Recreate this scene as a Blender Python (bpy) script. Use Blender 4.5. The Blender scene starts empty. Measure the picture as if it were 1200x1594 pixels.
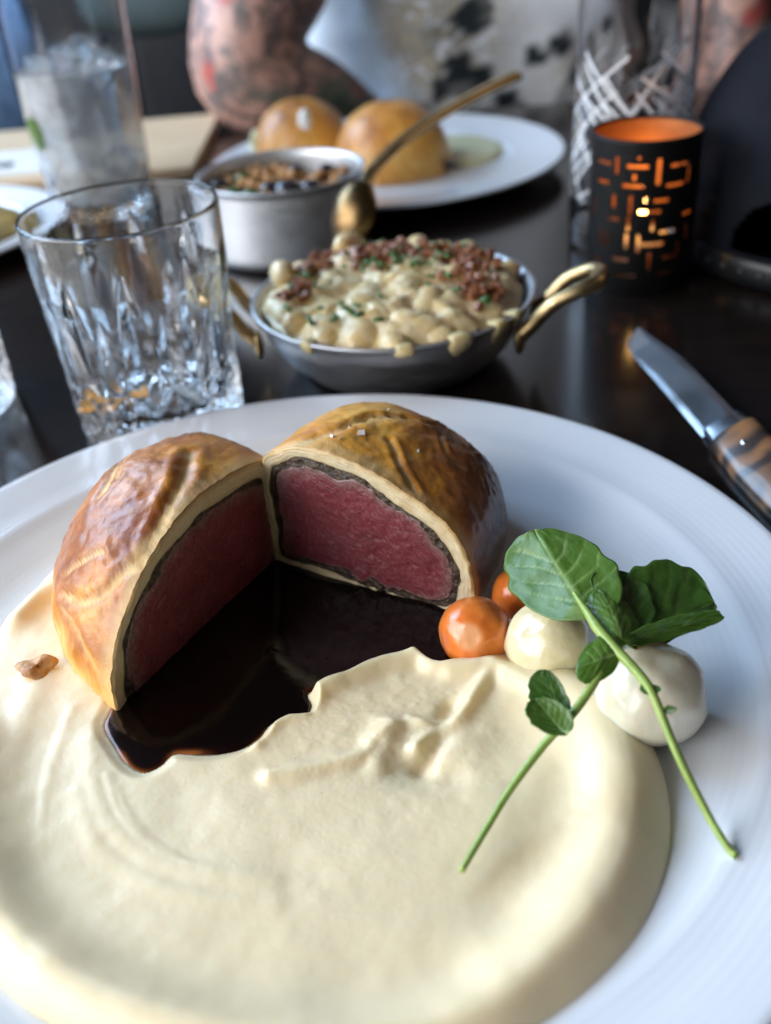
import bpy, math, random
import numpy as np
from mathutils import Vector, Matrix
random.seed(7); rng = np.random.default_rng(7)
sc = bpy.context.scene
C = sc.collection

# ------------------------------------------------------------------ camera
CH = 0.24
PITCH, ROLL, FPX = math.radians(34), math.radians(-5), 1500.0
fw = np.array([0, math.cos(PITCH), -math.sin(PITCH)])
up = np.array([0, math.sin(PITCH), math.cos(PITCH)])
rt = np.array([1., 0, 0])
rt2 = rt*math.cos(ROLL)+up*math.sin(ROLL)
up2 = -rt*math.sin(ROLL)+up*math.cos(ROLL)
cd = bpy.data.cameras.new('camera'); cam = bpy.data.objects.new('camera', cd); C.objects.link(cam)
m = Matrix.Identity(4)
for i in range(3):
    m[i][0] = rt2[i]; m[i][1] = up2[i]; m[i][2] = -fw[i]
m[2][3] = CH
cam.matrix_world = m
cd.sensor_fit = 'VERTICAL'; cd.sensor_height = 36.0; cd.lens = 36.0*FPX/1594
cd.clip_start = 0.01; cd.clip_end = 50
cd.dof.use_dof = True; cd.dof.focus_distance = 0.325; cd.dof.aperture_fstop = 6.6
sc.camera = cam

# ------------------------------------------------------------------ world and lamps
w = bpy.data.worlds.new('World'); sc.world = w; w.use_nodes = True
w.node_tree.nodes['Background'].inputs[0].default_value = (0.92, 0.92, 1.0, 1)
w.node_tree.nodes['Background'].inputs[1].default_value = 0.042

def area(name, loc, target, sx, sy, power, col):
    l = bpy.data.lights.new(name, 'AREA'); l.shape = 'RECTANGLE'; l.size = sx; l.size_y = sy
    l.energy = power; l.color = col
    o = bpy.data.objects.new(name, l); C.objects.link(o); o.location = loc
    d = Vector(target)-Vector(loc); o.rotation_euler = d.to_track_quat('-Z', 'Y').to_euler()
    return o
area('window_light', (-1.55, -0.10, 0.68), (0.0, 0.35, 0.0), 2.3, 1.05, 60, (0.95, 0.965, 1.0))
area('side_fill_light', (-1.35, 1.55, 1.05), (0.0, 0.55, 0.0), 1.3, 1.0, 50, (0.48, 0.71, 1.0))  # added cool fill from the back left, brightens glass and plate rims
area('room_light', (1.5, 1.1, 1.3), (0.0, 0.4, 0.0), 0.7, 0.7, 1.3, (1.0, 0.72, 0.50))

sc.render.engine = 'CYCLES'
sc.view_settings.view_transform = 'Standard'; sc.view_settings.look = 'None'
sc.view_settings.exposure = 0.0; sc.view_settings.gamma = 1.0
cy = sc.cycles
cy.use_denoising = True
cy.max_bounces = 16; cy.transmission_bounces = 14; cy.glossy_bounces = 6; cy.diffuse_bounces = 3
cy.transparent_max_bounces = 12; cy.volume_bounces = 0
cy.caustics_refractive = True; cy.caustics_reflective = False
cy.sample_clamp_indirect = 4.0; cy.blur_glossy = 0.5

# ------------------------------------------------------------------ geometry helpers
def ray(x, y): return fw+rt2*(x-600)/FPX+up2*(797-y)/FPX
def at(x, y, z=0.0):
    r = ray(x, y); t = (z-CH)/r[2]; return np.array([0, 0, CH])+r*t
def atY(x, y, Y):
    r = ray(x, y); return np.array([0, 0, CH])+r*(Y/r[1])

def _h(ix, iy, iz):
    n = (ix*374761393+iy*668265263+iz*2147483647) & 0xffffffff
    n = ((n ^ (n >> 13))*1274126177) & 0xffffffff
    return ((n ^ (n >> 16)) & 0xffff)/65535.0*2-1
def vnoise(p):
    p = np.asarray(p, float); i = np.floor(p).astype(np.int64); f = p-i; f = f*f*(3-2*f)
    r = 0
    for dx in (0, 1):
        for dy in (0, 1):
            for dz in (0, 1):
                wgt = np.where(dx, f[..., 0], 1-f[..., 0])*np.where(dy, f[..., 1], 1-f[..., 1])*np.where(dz, f[..., 2], 1-f[..., 2])
                r = r+wgt*_h(i[..., 0]+dx, i[..., 1]+dy, i[..., 2]+dz)
    return r
def fbm(p, o=4, rough=.5):
    p = np.asarray(p, float); a = 1; s = 0; t = 0
    for k in range(o):
        s = s+a*vnoise(p*(2.03**k)+k*17.3); t += a; a *= rough
    return s/t
def ss(x, a=0., b=1.):
    t = np.clip((x-a)/(b-a), 0, 1); return t*t*(3-2*t)
def catmull(P, n=8, closed=True):
    P = np.array(P, float); N = len(P); out = []
    rngk = range(N) if closed else range(N-1)
    for k in rngk:
        if closed: p0, p1, p2, p3 = P[k-1], P[k], P[(k+1) % N], P[(k+2) % N]
        else: p0, p1, p2, p3 = P[max(k-1, 0)], P[k], P[k+1], P[min(k+2, N-1)]
        for t in np.arange(n)/n:
            out.append(.5*((2*p1)+(-p0+p2)*t+(2*p0-5*p1+4*p2-p3)*t*t+(-p0+3*p1-3*p2+p3)*t**3))
    if not closed: out.append(P[-1])
    return np.array(out)
def resample(P, K, closed=True):
    P = np.array(P, float); Q = np.vstack([P, P[:1]]) if closed else P
    d = np.r_[0, np.cumsum(np.linalg.norm(np.diff(Q, axis=0), axis=1))]
    t = np.linspace(0, d[-1], K, endpoint=not closed)
    return np.stack([np.interp(t, d, Q[:, i]) for i in range(P.shape[1])], -1)
def polydist(X, P, closed=True):
    """distance of points X (n,2|3) to a polyline"""
    P = np.asarray(P); A = P; B = np.roll(P, -1, 0)
    if not closed: A = P[:-1]; B = P[1:]
    best = np.full(len(X), 1e9)
    for a, b in zip(A, B):
        ab = b-a; t = np.clip(((X-a)@ab)/max(ab@ab, 1e-15), 0, 1)
        d = ((X-a-t[:, None]*ab)**2).sum(1); best = np.minimum(best, d)
    return np.sqrt(best)
def inside(X, P):
    P = np.asarray(P); c = np.zeros(len(X), bool); j = len(P)-1
    for i in range(len(P)):
        xi, yi = P[i]; xj, yj = P[j]
        if yi != yj:
            hit = ((yi > X[:, 1]) != (yj > X[:, 1])) & (X[:, 0] < (xj-xi)*(X[:, 1]-yi)/(yj-yi)+xi)
            c ^= hit
        j = i
    return c

def link(name, verts, faces, mat=None, parent=None, smooth=True, attrs=None):
    me = bpy.data.meshes.new(name)
    me.from_pydata(np.asarray(verts, float).tolist(), [], faces.tolist() if isinstance(faces, np.ndarray) else faces)
    if smooth: me.polygons.foreach_set('use_smooth', [True]*len(me.polygons))
    for k, v in (attrs or {}).items():
        a = me.attributes.new(k, 'FLOAT', 'POINT'); a.data.foreach_set('value', np.asarray(v, np.float32).ravel())
    if mat is not None:
        for mm in (mat if isinstance(mat, (list, tuple)) else [mat]): me.materials.append(mm)
    me.update()
    o = bpy.data.objects.new(name, me); C.objects.link(o)
    if parent is not None: o.parent = parent
    return o
def gridf(n, m_, cu=False, cv=False, flip=False):
    i = np.arange(n if cu else n-1); j = np.arange(m_ if cv else m_-1)
    I, J = np.meshgrid(i, j, indexing='ij'); I = I.ravel(); J = J.ravel()
    I2 = (I+1) % n; J2 = (J+1) % m_
    F = np.stack([I*m_+J, I2*m_+J, I2*m_+J2, I*m_+J2], 1)
    return F[:, ::-1] if flip else F
def tag(o, label=None, cat=None, group=None, kind=None):
    if label: o['label'] = label
    if cat: o['category'] = cat
    if group: o['group'] = group
    if kind: o['kind'] = kind
    return o
def empty(name, loc, label=None, cat=None, group=None, rz=0):
    o = bpy.data.objects.new(name, None); C.objects.link(o); o.location = Vector([float(v) for v in loc]); o.rotation_euler = (0, 0, rz)
    o.empty_display_size = .01
    tag(o, label, cat, group); return o
def pos(o, loc):
    o.location = Vector([float(v) for v in loc]); return o

def lathe(prof, n=96, fn=None):
    prof = np.array(prof, float); th = np.arange(n)*2*math.pi/n
    R = np.repeat(prof[:, 0][:, None], n, 1); Z = np.repeat(prof[:, 1][:, None], n, 1); T = np.repeat(th[None], len(prof), 0)
    if fn is not None: R, Z = fn(R, Z, T)
    V = np.stack([R*np.cos(T), R*np.sin(T), Z], -1).reshape(-1, 3)
    return V, gridf(len(prof), n, False, True, flip=True)
def tube(path, rad, n=10, closed=False, flat=1.0, upv=(0, 0, 1)):
    """swept tube; returns verts, faces (capped)"""
    P = np.array(path, float); K = len(P)
    rad = np.full(K, rad) if np.isscalar(rad) else np.interp(np.linspace(0, 1, K), np.linspace(0, 1, len(rad)), rad)
    if closed: T = np.roll(P, -1, 0)-np.roll(P, 1, 0)
    else: T = np.gradient(P, axis=0)
    T /= np.linalg.norm(T, axis=1)[:, None]+1e-12
    u = np.array(upv, float); V = []
    prev = None
    for k in range(K):
        t = T[k]
        if prev is None: s = np.cross(t, u); s = s if np.linalg.norm(s) > 1e-4 else np.cross(t, [1, 0, 0.])
        else: s = prev-t*(prev@t)
        s = s/np.linalg.norm(s); prev = s; q = np.cross(s, t)
        a = np.arange(n)*2*math.pi/n
        V.append(P[k]+rad[k]*(np.cos(a)[:, None]*s+flat*np.sin(a)[:, None]*q))
    V = np.vstack(V); F = gridf(K, n, closed, True).tolist()
    if not closed:
        V = np.vstack([V, P[0], P[-1]]); a0 = K*n; a1 = a0+1
        for j in range(n):
            F.append([a0, j, (j+1) % n]); F.append([a1, (K-1)*n+(j+1) % n, (K-1)*n+j])
    return V, F
def box(sx, sy, sz, c=(0, 0, 0)):
    V = np.array([[x, y, z] for x in (-.5, .5) for y in (-.5, .5) for z in (-.5, .5)])*[sx, sy, sz]+np.array(c)
    F = [[0, 1, 3, 2], [4, 6, 7, 5], [0, 4, 5, 1], [2, 3, 7, 6], [0, 2, 6, 4], [1, 5, 7, 3]]
    return V, F
def bevel(o, wd, seg=3):
    b = o.modifiers.new('bevel', 'BEVEL'); b.width = wd; b.segments = seg; return o
def join(parts):
    V = []; F = []; k = 0
    for v, f in parts:
        V.append(np.asarray(v)); F += [[i+k for i in ff] for ff in (f.tolist() if isinstance(f, np.ndarray) else f)]; k += len(v)
    return np.vstack(V), F
def sphere(n=24, m_=16):
    th = np.linspace(0, math.pi, m_); ph = np.arange(n)*2*math.pi/n
    V = np.stack([np.outer(np.sin(th), np.cos(ph)), np.outer(np.sin(th), np.sin(ph)), np.outer(np.cos(th), np.ones(n))], -1).reshape(-1, 3)
    return V, gridf(m_, n, False, True)

# ------------------------------------------------------------------ materials
class NT:
    def __init__(s, name):
        s.m = bpy.data.materials.new(name); s.m.use_nodes = True; s.t = s.m.node_tree
        s.b = s.t.nodes['Principled BSDF']; s._co = None
    def n(s, ty, **k):
        nd = s.t.nodes.new(ty)
        for a, v in k.items():
            if a.startswith('i_'):
                key = a[2:]; key = int(key) if key.isdigit() else key.replace('_', ' ')
                s.set(nd.inputs[key], v)
            else: setattr(nd, a, v)
        return nd
    def set(s, sock, v):
        if isinstance(v, bpy.types.NodeSocket): s.t.links.new(v, sock)
        elif isinstance(v, (tuple, list)) and len(v) == 3 and sock.type == 'RGBA': sock.default_value = (*v, 1)
        else: sock.default_value = v
    def P(s, **k):
        for a, v in k.items(): s.set(s.b.inputs[a.replace('_', ' ')], v)
    def co(s):
        if s._co is None: s._co = s.n('ShaderNodeTexCoord').outputs['Object']
        return s._co
    def mapped(s, scale=(1, 1, 1), rot=(0, 0, 0)):
        return s.n('ShaderNodeMapping', i_Vector=s.co(), i_Scale=scale, i_Rotation=rot).outputs[0]
    def noise(s, scale, detail=4, rough=.5, vec=None, dist=0):
        return s.n('ShaderNodeTexNoise', i_Vector=vec or s.co(), i_Scale=scale, i_Detail=detail, i_Roughness=rough, i_Distortion=dist).outputs[0]
    def vor(s, scale, feature='F1', vec=None, out=0, rnd=1.0):
        return s.n('ShaderNodeTexVoronoi', feature=feature, i_Vector=vec or s.co(), i_Scale=scale, i_Randomness=rnd).outputs[out]
    def attr(s, name): return s.n('ShaderNodeAttribute', attribute_name=name).outputs['Fac']
    def ramp(s, f, stops, interp='LINEAR'):
        r = s.n('ShaderNodeValToRGB', i_Fac=f); cr = r.color_ramp; cr.interpolation = interp
        while len(cr.elements) < len(stops): cr.elements.new(.5)
        for e, (p, c) in zip(cr.elements, stops):
            e.position = p; e.color = (*c, 1) if isinstance(c, (tuple, list)) else (c, c, c, 1)
        return r.outputs[0]
    def mix(s, f, a, b, mode='MIX'):
        x = s.n('ShaderNodeMix', data_type='RGBA', blend_type=mode)
        s.set(x.inputs[0], f); s.set(x.inputs[6], a); s.set(x.inputs[7], b); return x.outputs[2]
    def math(s, op, a, b=0.0, clamp=False):
        x = s.n('ShaderNodeMath', operation=op, use_clamp=clamp); s.set(x.inputs[0], a); s.set(x.inputs[1], b); return x.outputs[0]
    def bump(s, h, dist, strength=1.0, prev=None):
        b = s.n('ShaderNodeBump', i_Height=h, i_Distance=dist, i_Strength=strength)
        if prev is not None: s.set(b.inputs['Normal'], prev)
        return b.outputs[0]

def plain(name, col, rough=.5, metal=0., **k):
    t = NT(name); t.P(Base_Color=col, Roughness=rough, Metallic=metal, **k)
    return t
def varied(name, c1, c2, scale, rough=.5, metal=0., bs=None, bd=.0003, **k):
    t = NT(name); f = t.noise(scale, 5, .6)
    t.P(Base_Color=t.ramp(f, [(.3, c1), (.7, c2)]), Roughness=rough, Metallic=metal, **k)
    if bs: t.P(Normal=t.bump(t.noise(bs, 4, .6), bd))
    return t.m

# table: almost black stained wood, satin lacquer
t = NT('dark_table_wood')
v = t.mapped((1.2, 14, 10)); g1 = t.noise(9, 6, .6, v, .6)
v2 = t.mapped((3, 90, 60)); g2 = t.noise(7, 4, .6, v2)
t.P(Base_Color=t.mix(t.ramp(g2, [(.4, 0), (.65, .5)]), t.ramp(g1, [(.3, (.009, .006, .0055)), (.7, (.021, .013, .010))]), (.006, .005, .005)),
    Roughness=t.ramp(g2, [(.3, .13), (.7, .22)]), Normal=t.bump(g2, .00008, .5), Specular_IOR_Level=.5)
M_TABLE = t.m

t = NT('white_porcelain')
n_ = t.noise(30, 3); rr = t.attr('groove')
wave = t.n('ShaderNodeTexWave', wave_type='RINGS', rings_direction='Z', i_Vector=t.co(), i_Scale=115.0, i_Distortion=0.0).outputs[1]
t.P(Base_Color=t.ramp(n_, [(.3, (.76, .79, .84)), (.7, (.79, .82, .87))]), Roughness=.13, Specular_IOR_Level=.55, Coat_Weight=.3, Coat_Roughness=.04,
    Normal=t.bump(t.math('MULTIPLY', wave, rr), .00004, .6))
M_PORC = t.m

t = NT('egg_washed_crust')
big = t.noise(38, 5, .6, None, .4); mid = t.noise(160, 6, .65); fine = t.noise(700, 3, .6)
gr = t.attr('groove'); ed = t.attr('edge'); dk = t.attr('bake')
f = t.math('ADD', t.math('MULTIPLY', big, .75), t.math('MULTIPLY', mid, .34))
f = t.math('ADD', f, t.math('MULTIPLY', dk, .42))
base = t.ramp(f, [(.36, (.86, .49, .10)), (.54, (.74, .32, .032)), (.68, (.50, .165, .012)), (.84, (.25, .056, .007)), (1.0, (.09, .022, .004))])
base = t.mix(t.math('MULTIPLY', t.ramp(mid, [(.52, 0), (.75, 1)]), .35), base, (.74, .36, .08))
pale = t.ramp(mid, [(.3, (.66, .40, .14)), (.7, (.80, .60, .32))])
base = t.mix(t.math('ADD', gr, t.math('MULTIPLY', ed, t.ramp(big, [(.3, .45), (.6, 1)])), True), base, pale)
crk = t.vor(150, 'DISTANCE_TO_EDGE', t.n('ShaderNodeVectorMath', operation='ADD', i_0=t.mapped((1, 1.6, .6)), i_1=t.n('ShaderNodeTexNoise', i_Scale=60.0, i_Vector=t.co()).outputs[1]).outputs[0])
b1 = t.bump(t.noise(60, 3, .5, None, .5), .0008, .7)
b2 = t.bump(t.noise(520, 5, .7), .00036, .8, b1)
b3 = t.bump(t.ramp(t.vor(260, 'DISTANCE_TO_EDGE', t.mapped((1, .45, 1.6), (.5, .2, .3))), [(0, 0), (.10, 1)]), .00003, .6, b2)
t.P(Base_Color=base, Roughness=t.math('ADD', t.math('MULTIPLY', gr, .15), t.ramp(mid, [(.3, .42), (.7, .58)])),
    Coat_Weight=t.math('SUBTRACT', .50, t.math('MULTIPLY', t.math('ADD', gr, ed, True), .55), True), Coat_Roughness=.10, Normal=b3,
    Specular_IOR_Level=.35, Coat_Normal=t.bump(t.noise(420, 4, .7), .00034, .9, b1))
M_CRUST = t.m

t = NT('cut_pastry_layers')
tt = t.attr('band'); wob = t.noise(120, 3)
lay = t.n('ShaderNodeMath', operation='SINE', i_0=t.math('MULTIPLY', t.math('ADD', tt, t.math('MULTIPLY', wob, .6)), 24.0)).outputs[0]
fn = t.noise(900, 3, .6)
base = t.ramp(tt, [(0, (.42, .22, .07)), (.10, (.64, .46, .22)), (.30, (.74, .62, .40)), (.75, (.70, .60, .40)), (.93, (.58, .47, .28)), (1, (.20, .14, .08))])
base = t.mix(t.ramp(t.noise(140, 4), [(.45, 0), (.75, .5)]), base, (.58, .38, .15))
base = t.mix(t.math('MULTIPLY', t.ramp(lay, [(.0, 0), (1, .10)]), 1.0), base, (.40, .28, .14))
t.P(Base_Color=base, Roughness=.5, Subsurface_Weight=.15, Subsurface_Radius=(.003, .0015, .0006), Subsurface_Scale=1.0,
    Normal=t.bump(fn, .0003, .7, t.bump(lay, .00006, .6)))
M_BAND = t.m

t = NT('mushroom_duxelles')
n1 = t.noise(420, 5, .7); n2 = t.vor(520)
t.P(Base_Color=t.ramp(n1, [(.32, (.014, .009, .005)), (.50, (.060, .038, .022)), (.64, (.15, .105, .068)), (.80, (.33, .25, .18))]),
    Roughness=.32, Specular_IOR_Level=.6, Normal=t.bump(n1, .0012, .9, t.bump(n2, .0006, .8)))
M_DUX = t.m

t = NT('rare_beef')
rr = t.attr('rim')
warp = t.n('ShaderNodeTexNoise', i_Vector=t.co(), i_Scale=30.0, i_Detail=3.0).outputs[1]
vec = t.n('ShaderNodeVectorMath', operation='MULTIPLY_ADD', i_0=warp, i_1=(.02, .02, .02), i_2=t.mapped((1, 1, 1), (0.2, .75, .1))).outputs[0]
vm = t.n('ShaderNodeMapping', i_Vector=vec, i_Scale=(1.0, 1.0, .38)).outputs[0]
fib = t.noise(980, 6, .6, vm); cell = t.vor(560, 'F1', vm); big = t.noise(55, 4, .6)
base = t.ramp(t.math('ADD', t.math('MULTIPLY', fib, .6), t.math('MULTIPLY', big, .45)), [(.34, (.12, .018, .026)), (.52, (.20, .036, .046)), (.68, (.29, .072, .084))])
base = t.mix(t.ramp(t.noise(1100, 2, .5, vm), [(.62, 0), (.76, .40)]), base, (.50, .20, .20))
rimf = t.math('ADD', rr, t.math('MULTIPLY', t.math('SUBTRACT', t.noise(110, 4), .5), .16))
base = t.mix(t.ramp(rimf, [(.84, 0), (.95, .55), (1, .9)]), base, t.ramp(fib, [(.3, (.14, .075, .065)), (.7, (.36, .25, .23))]))
crack = t.vor(75, 'DISTANCE_TO_EDGE', t.n('ShaderNodeVectorMath', operation='MULTIPLY_ADD', i_0=warp, i_1=(.06, .06, .06), i_2=t.mapped((1, 1, .55), (0, .5, 0))).outputs[0])
cf = t.math('MULTIPLY', t.ramp(crack, [(0, 1), (.012, 0)]), t.ramp(t.noise(60, 2), [(.52, 0), (.60, 1)]))
base = t.mix(t.math('MULTIPLY', cf, .4), base, (.07, .008, .014))
t.P(Base_Color=base, Roughness=.33, Specular_IOR_Level=.55, Subsurface_Weight=.25, Subsurface_Radius=(.004, .0012, .0008), Subsurface_Scale=1.0, Coat_Weight=.25, Coat_Roughness=.2,
    Normal=t.bump(fib, .0007, .9, t.bump(cell, .00025, .6, t.bump(cf, -.0004, 1.0))))
M_BEEF = t.m

t = NT('mashed_potato')
n1 = t.noise(55, 4, .6); n2 = t.noise(850, 4, .65); n3 = t.vor(330, 'F1'); n4 = t.noise(140, 3, .5)
spk = t.vor(95, 'F1', None, 0)
base = t.ramp(n1, [(.3, (.88, .735, .475)), (.7, (.90, .765, .51))])
base = t.mix(t.ramp(spk, [(.012, .8), (.03, 0)]), base, (.30, .24, .14))
t.P(Base_Color=base, Roughness=t.ramp(n4, [(.35, .38), (.7, .50)]), Specular_IOR_Level=.40,
    Subsurface_Weight=.45, Subsurface_Radius=(.006, .0045, .0022), Subsurface_Scale=1.0, Coat_Weight=.12, Coat_Roughness=.32,
    Normal=t.bump(n2, .00004, .6, t.bump(t.ramp(n3, [(0, 1), (.16, 0)]), .00012, .5, t.bump(n4, .00002, .5))))
M_MASH = t.m

t = NT('red_wine_sauce')
th = t.attr('thin')
t.P(Base_Color=t.ramp(th, [(0, (.0040, .0014, .0011)), (.5, (.010, .0028, .0018)), (.80, (.07, .018, .005)), (1, (.26, .085, .020))]),
    Roughness=.10, Specular_IOR_Level=.35, Normal=t.bump(t.noise(90, 3), .0003, .35))
M_SAUCE = t.m

def veg(name, c1, c2, c3, sss=.3):
    t = NT(name); n1 = t.noise(70, 4, .6, None, .5); st = t.noise(35, 3, .6, t.mapped((3, 3, .6)))
    base = t.ramp(n1, [(.3, c1), (.7, c2)]); base = t.mix(t.math('MULTIPLY', t.attr('facet'), .75), base, c3)
    base = t.mix(t.ramp(t.vor(120), [(.010, .9), (.03, 0)]), base, (.06, .05, .02))
    t.P(Base_Color=base, Roughness=.26, Coat_Weight=.45, Coat_Roughness=.14, Subsurface_Weight=sss, Subsurface_Radius=(.006, .003, .0015), Subsurface_Scale=1.0,
        Coat_Normal=t.bump(t.noise(160, 4, .6), .0010, .7), Normal=t.bump(st, .0010, .6))
    return t.m
M_CARROT = veg('glazed_carrot', (.74, .17, .028), (.84, .27, .045), (.86, .46, .22))
M_ONION = veg('glazed_onion', (.73, .64, .38), (.80, .73, .50), (.84, .80, .64), .5)
M_TURNIP = veg('glazed_turnip', (.74, .69, .52), (.82, .78, .64), (.86, .83, .72), .8)

def leafmat(name, c1, c2, vein):
    t = NT(name); n1 = t.noise(110, 4, .6); vn = t.attr('vein')
    base = t.mix(t.math('MULTIPLY', vn, .75), t.ramp(n1, [(.3, c1), (.7, c2)]), vein)
    cell = t.vor(700, 'DISTANCE_TO_EDGE')
    t.P(Base_Color=base, Roughness=.46, Specular_IOR_Level=.4, Coat_Weight=.18, Coat_Roughness=.25, Subsurface_Weight=.12, Subsurface_Radius=(.001, .002, .0005), Subsurface_Scale=1.0,
        Normal=t.bump(cell, .0001, .6, t.bump(t.noise(160, 4, .6), .0008, .6)))
    t.P(Transmission_Weight=.0)
    return t.m
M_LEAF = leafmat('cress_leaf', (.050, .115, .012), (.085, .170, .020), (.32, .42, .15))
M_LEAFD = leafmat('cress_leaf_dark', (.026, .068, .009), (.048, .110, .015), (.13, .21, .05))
M_STEM = varied('cress_stem', (.22, .34, .06), (.33, .44, .10), 200, .35, bs=500, bd=.0002, Subsurface_Weight=.2, Subsurface_Radius=(.001, .002, .0005), Subsurface_Scale=1.0, Coat_Weight=.3, Coat_Roughness=.2)
M_SALT = plain('salt_crystal', (.85, .85, .86), .2, 0, Transmission_Weight=.3).m

def glass(name, col=(1, 1, 1), rough=0.0, bs=None, bd=.0002, ior=1.5):
    t = NT(name); t.P(Base_Color=col, Roughness=rough, Transmission_Weight=1.0, IOR=ior)
    if bs: t.P(Normal=t.bump(t.noise(bs, 3), bd, .6))
    return t.m
M_GLASS = glass('cut_crystal', (.97, .985, 1.0), .0, 160, .00012, 1.52)
t = NT('etched_line_glass'); et = t.attr('etch')
t.P(Base_Color=(.97, .98, 1), Roughness=t.math('MULTIPLY', et, .5), Transmission_Weight=t.math('SUBTRACT', 1.0, t.math('MULTIPLY', et, .85)), IOR=1.5)
M_ETCH = t.m
M_ICE = glass('clear_ice', (.93, .96, 1.0), .08, 120, .001, 1.31)
t = NT('cloudy_spritz'); n1 = t.noise(45, 4, .6)
t.P(Base_Color=t.ramp(n1, [(.3, (.80, .86, .90)), (.7, (.93, .94, .93))]), Roughness=.15, Transmission_Weight=t.ramp(n1, [(.38, .28), (.62, .66)]), IOR=1.33)
M_DRINK = t.m

def brushed(name, c1, c2, rough, sc_, bd=.0001, streak=(1, 1, 12)):
    t = NT(name); n1 = t.noise(sc_, 5, .6); s = t.noise(60, 4, .6, t.mapped(streak)); sp = t.noise(sc_*6, 3, .6)
    t.P(Base_Color=t.ramp(n1, [(.3, c1), (.7, c2)]), Metallic=1.0, Roughness=t.ramp(s, [(.3, rough*.8), (.7, rough*1.35)]), Normal=t.bump(s, bd, .5, t.bump(sp, bd, .5)))
    return t.m
M_ALU = brushed('brushed_aluminium', (.60, .62, .65), (.74, .76, .79), .46, 25)
M_ALUD = brushed('worn_aluminium', (.55, .56, .59), (.74, .75, .78), .44, 18)
M_BRASS = brushed('old_brass', (.34, .23, .11), (.56, .42, .22), .36, 45, .00025)
M_DKBRASS = brushed('tarnished_brass', (.13, .08, .035), (.24, .155, .07), .30, 45, .00025)
M_GOLD = brushed('gold_cutlery', (.52, .38, .17), (.66, .50, .25), .20, 40, .00006, (6, 1, 1))
t = NT('polished_blade_steel'); s = t.noise(80, 4, .6, t.mapped((12, 1, 1)))
t.P(Base_Color=t.ramp(t.noise(22, 3), [(.35, (.42, .47, .55)), (.65, (.62, .66, .72))]), Metallic=1, Roughness=.22, Normal=t.bump(s, .00005, .4))
M_STEEL = t.m
t = NT('burled_wood_handle'); wv = t.n('ShaderNodeTexWave', wave_type='RINGS', i_Vector=t.co(), i_Scale=14.0, i_Distortion=9.0, i_Detail=2.0, i_Detail_Scale=2.2).outputs[1]
t.P(Base_Color=t.ramp(wv, [(.2, (.035, .024, .02)), (.45, (.11, .06, .035)), (.75, (.19, .095, .045)), (1, (.25, .12, .05))]), Roughness=.35, Coat_Weight=.3, Normal=t.bump(wv, .0002, .5))
M_HANDLE = t.m

M_CHEESE = varied('melted_cheese', (.66, .50, .22), (.80, .70, .42), 90, .32, bs=260, bd=.0008, Subsurface_Weight=.3, Subsurface_Radius=(.005, .003, .001), Subsurface_Scale=1.0, Coat_Weight=.3, Coat_Roughness=.2)
t = NT('macaroni_pasta'); n1 = t.noise(70, 4, .6)
base = t.ramp(n1, [(.3, (.88, .62, .26)), (.55, (.90, .72, .42)), (.66, (.90, .75, .48)), (.78, (.66, .29, .06))])
t.P(Base_Color=base, Roughness=.3, Subsurface_Weight=.3, Subsurface_Radius=(.005, .003, .001), Subsurface_Scale=1.0, Coat_Weight=.35, Coat_Roughness=.18, Normal=t.bump(t.noise(150, 5, .7), .002, .8))
M_MAC = t.m
M_BACON = varied('fried_bacon', (.17, .045, .014), (.42, .15, .05), 260, .38, bs=500, bd=.0008, Coat_Weight=.3)
M_CHIVE = varied('chopped_chive', (.03, .10, .015), (.07, .20, .03), 200, .4)
M_HASH = varied('golden_crumble', (.28, .11, .03), (.62, .36, .13), 160, .45, bs=300, bd=.001)
M_OLIVE = varied('dark_mushroom', (.010, .008, .012), (.035, .028, .035), 90, .22, bs=160, bd=.0006, Coat_Weight=.5)
M_GREEN = varied('wilted_greens', (.02, .06, .012), (.07, .12, .03), 90, .3)
M_PUREE = varied('pale_puree', (.66, .62, .36), (.72, .69, .44), 60, .35, bs=200, bd=.0003, Subsurface_Weight=.3, Subsurface_Radius=(.005, .004, .002), Subsurface_Scale=1.0)
M_YOLK = varied('brown_leftovers', (.20, .11, .03), (.52, .35, .10), 60, .35, bs=200, bd=.0008)
t = NT('golden_crust_far'); n1 = t.math('SUBTRACT', t.noise(26, 5, .65, None, .8), .08)
t.P(Base_Color=t.ramp(t.math('ADD', t.math('MULTIPLY', n1, 1.15), t.math('MULTIPLY', t.attr('low'), .35)), [(.30, (.36, .12, .02)), (.46, (.66, .27, .035)), (.66, (.74, .39, .08)), (.9, (.76, .56, .28))]), Roughness=.38, Coat_Weight=.4, Coat_Roughness=.25,
    Normal=t.bump(t.noise(90, 5, .65), .004, .9))
M_FARCRUST = t.m

M_BLACKMET = varied('black_pierced_metal', (.003, .003, .003), (.007, .007, .007), 60, .55, 0., Specular_IOR_Level=.2)
M_COPPER = varied('copper_lining', (.34, .13, .045), (.42, .18, .065), 50, .45, .6)
M_WAX = plain('candle_wax', (.85, .75, .6), .4, 0, Subsurface_Weight=.6, Subsurface_Radius=(.01, .006, .003), Subsurface_Scale=1.0).m
t = plain('candle_flame', (1, .6, .2), .5, 0); t.P(Emission_Color=(1, .55, .16, 1), Emission_Strength=26.0); M_FLAME = t.m
t = NT('black_cap_twill'); wv = t.n('ShaderNodeTexWave', i_Vector=t.co(), i_Scale=500.0).outputs[1]
t.P(Base_Color=t.ramp(t.noise(14, 3), [(.3, (.009, .010, .015)), (.7, (.015, .017, .024))]), Roughness=.95, Specular_IOR_Level=.15, Normal=t.bump(wv, .0003, .5))
M_CAP = t.m
M_STRAP = varied('black_plastic_strap', (.010, .011, .012), (.016, .018, .02), 90, .4)
M_HOLE = plain('snap_stud', (.05, .055, .06), .3).m

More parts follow.
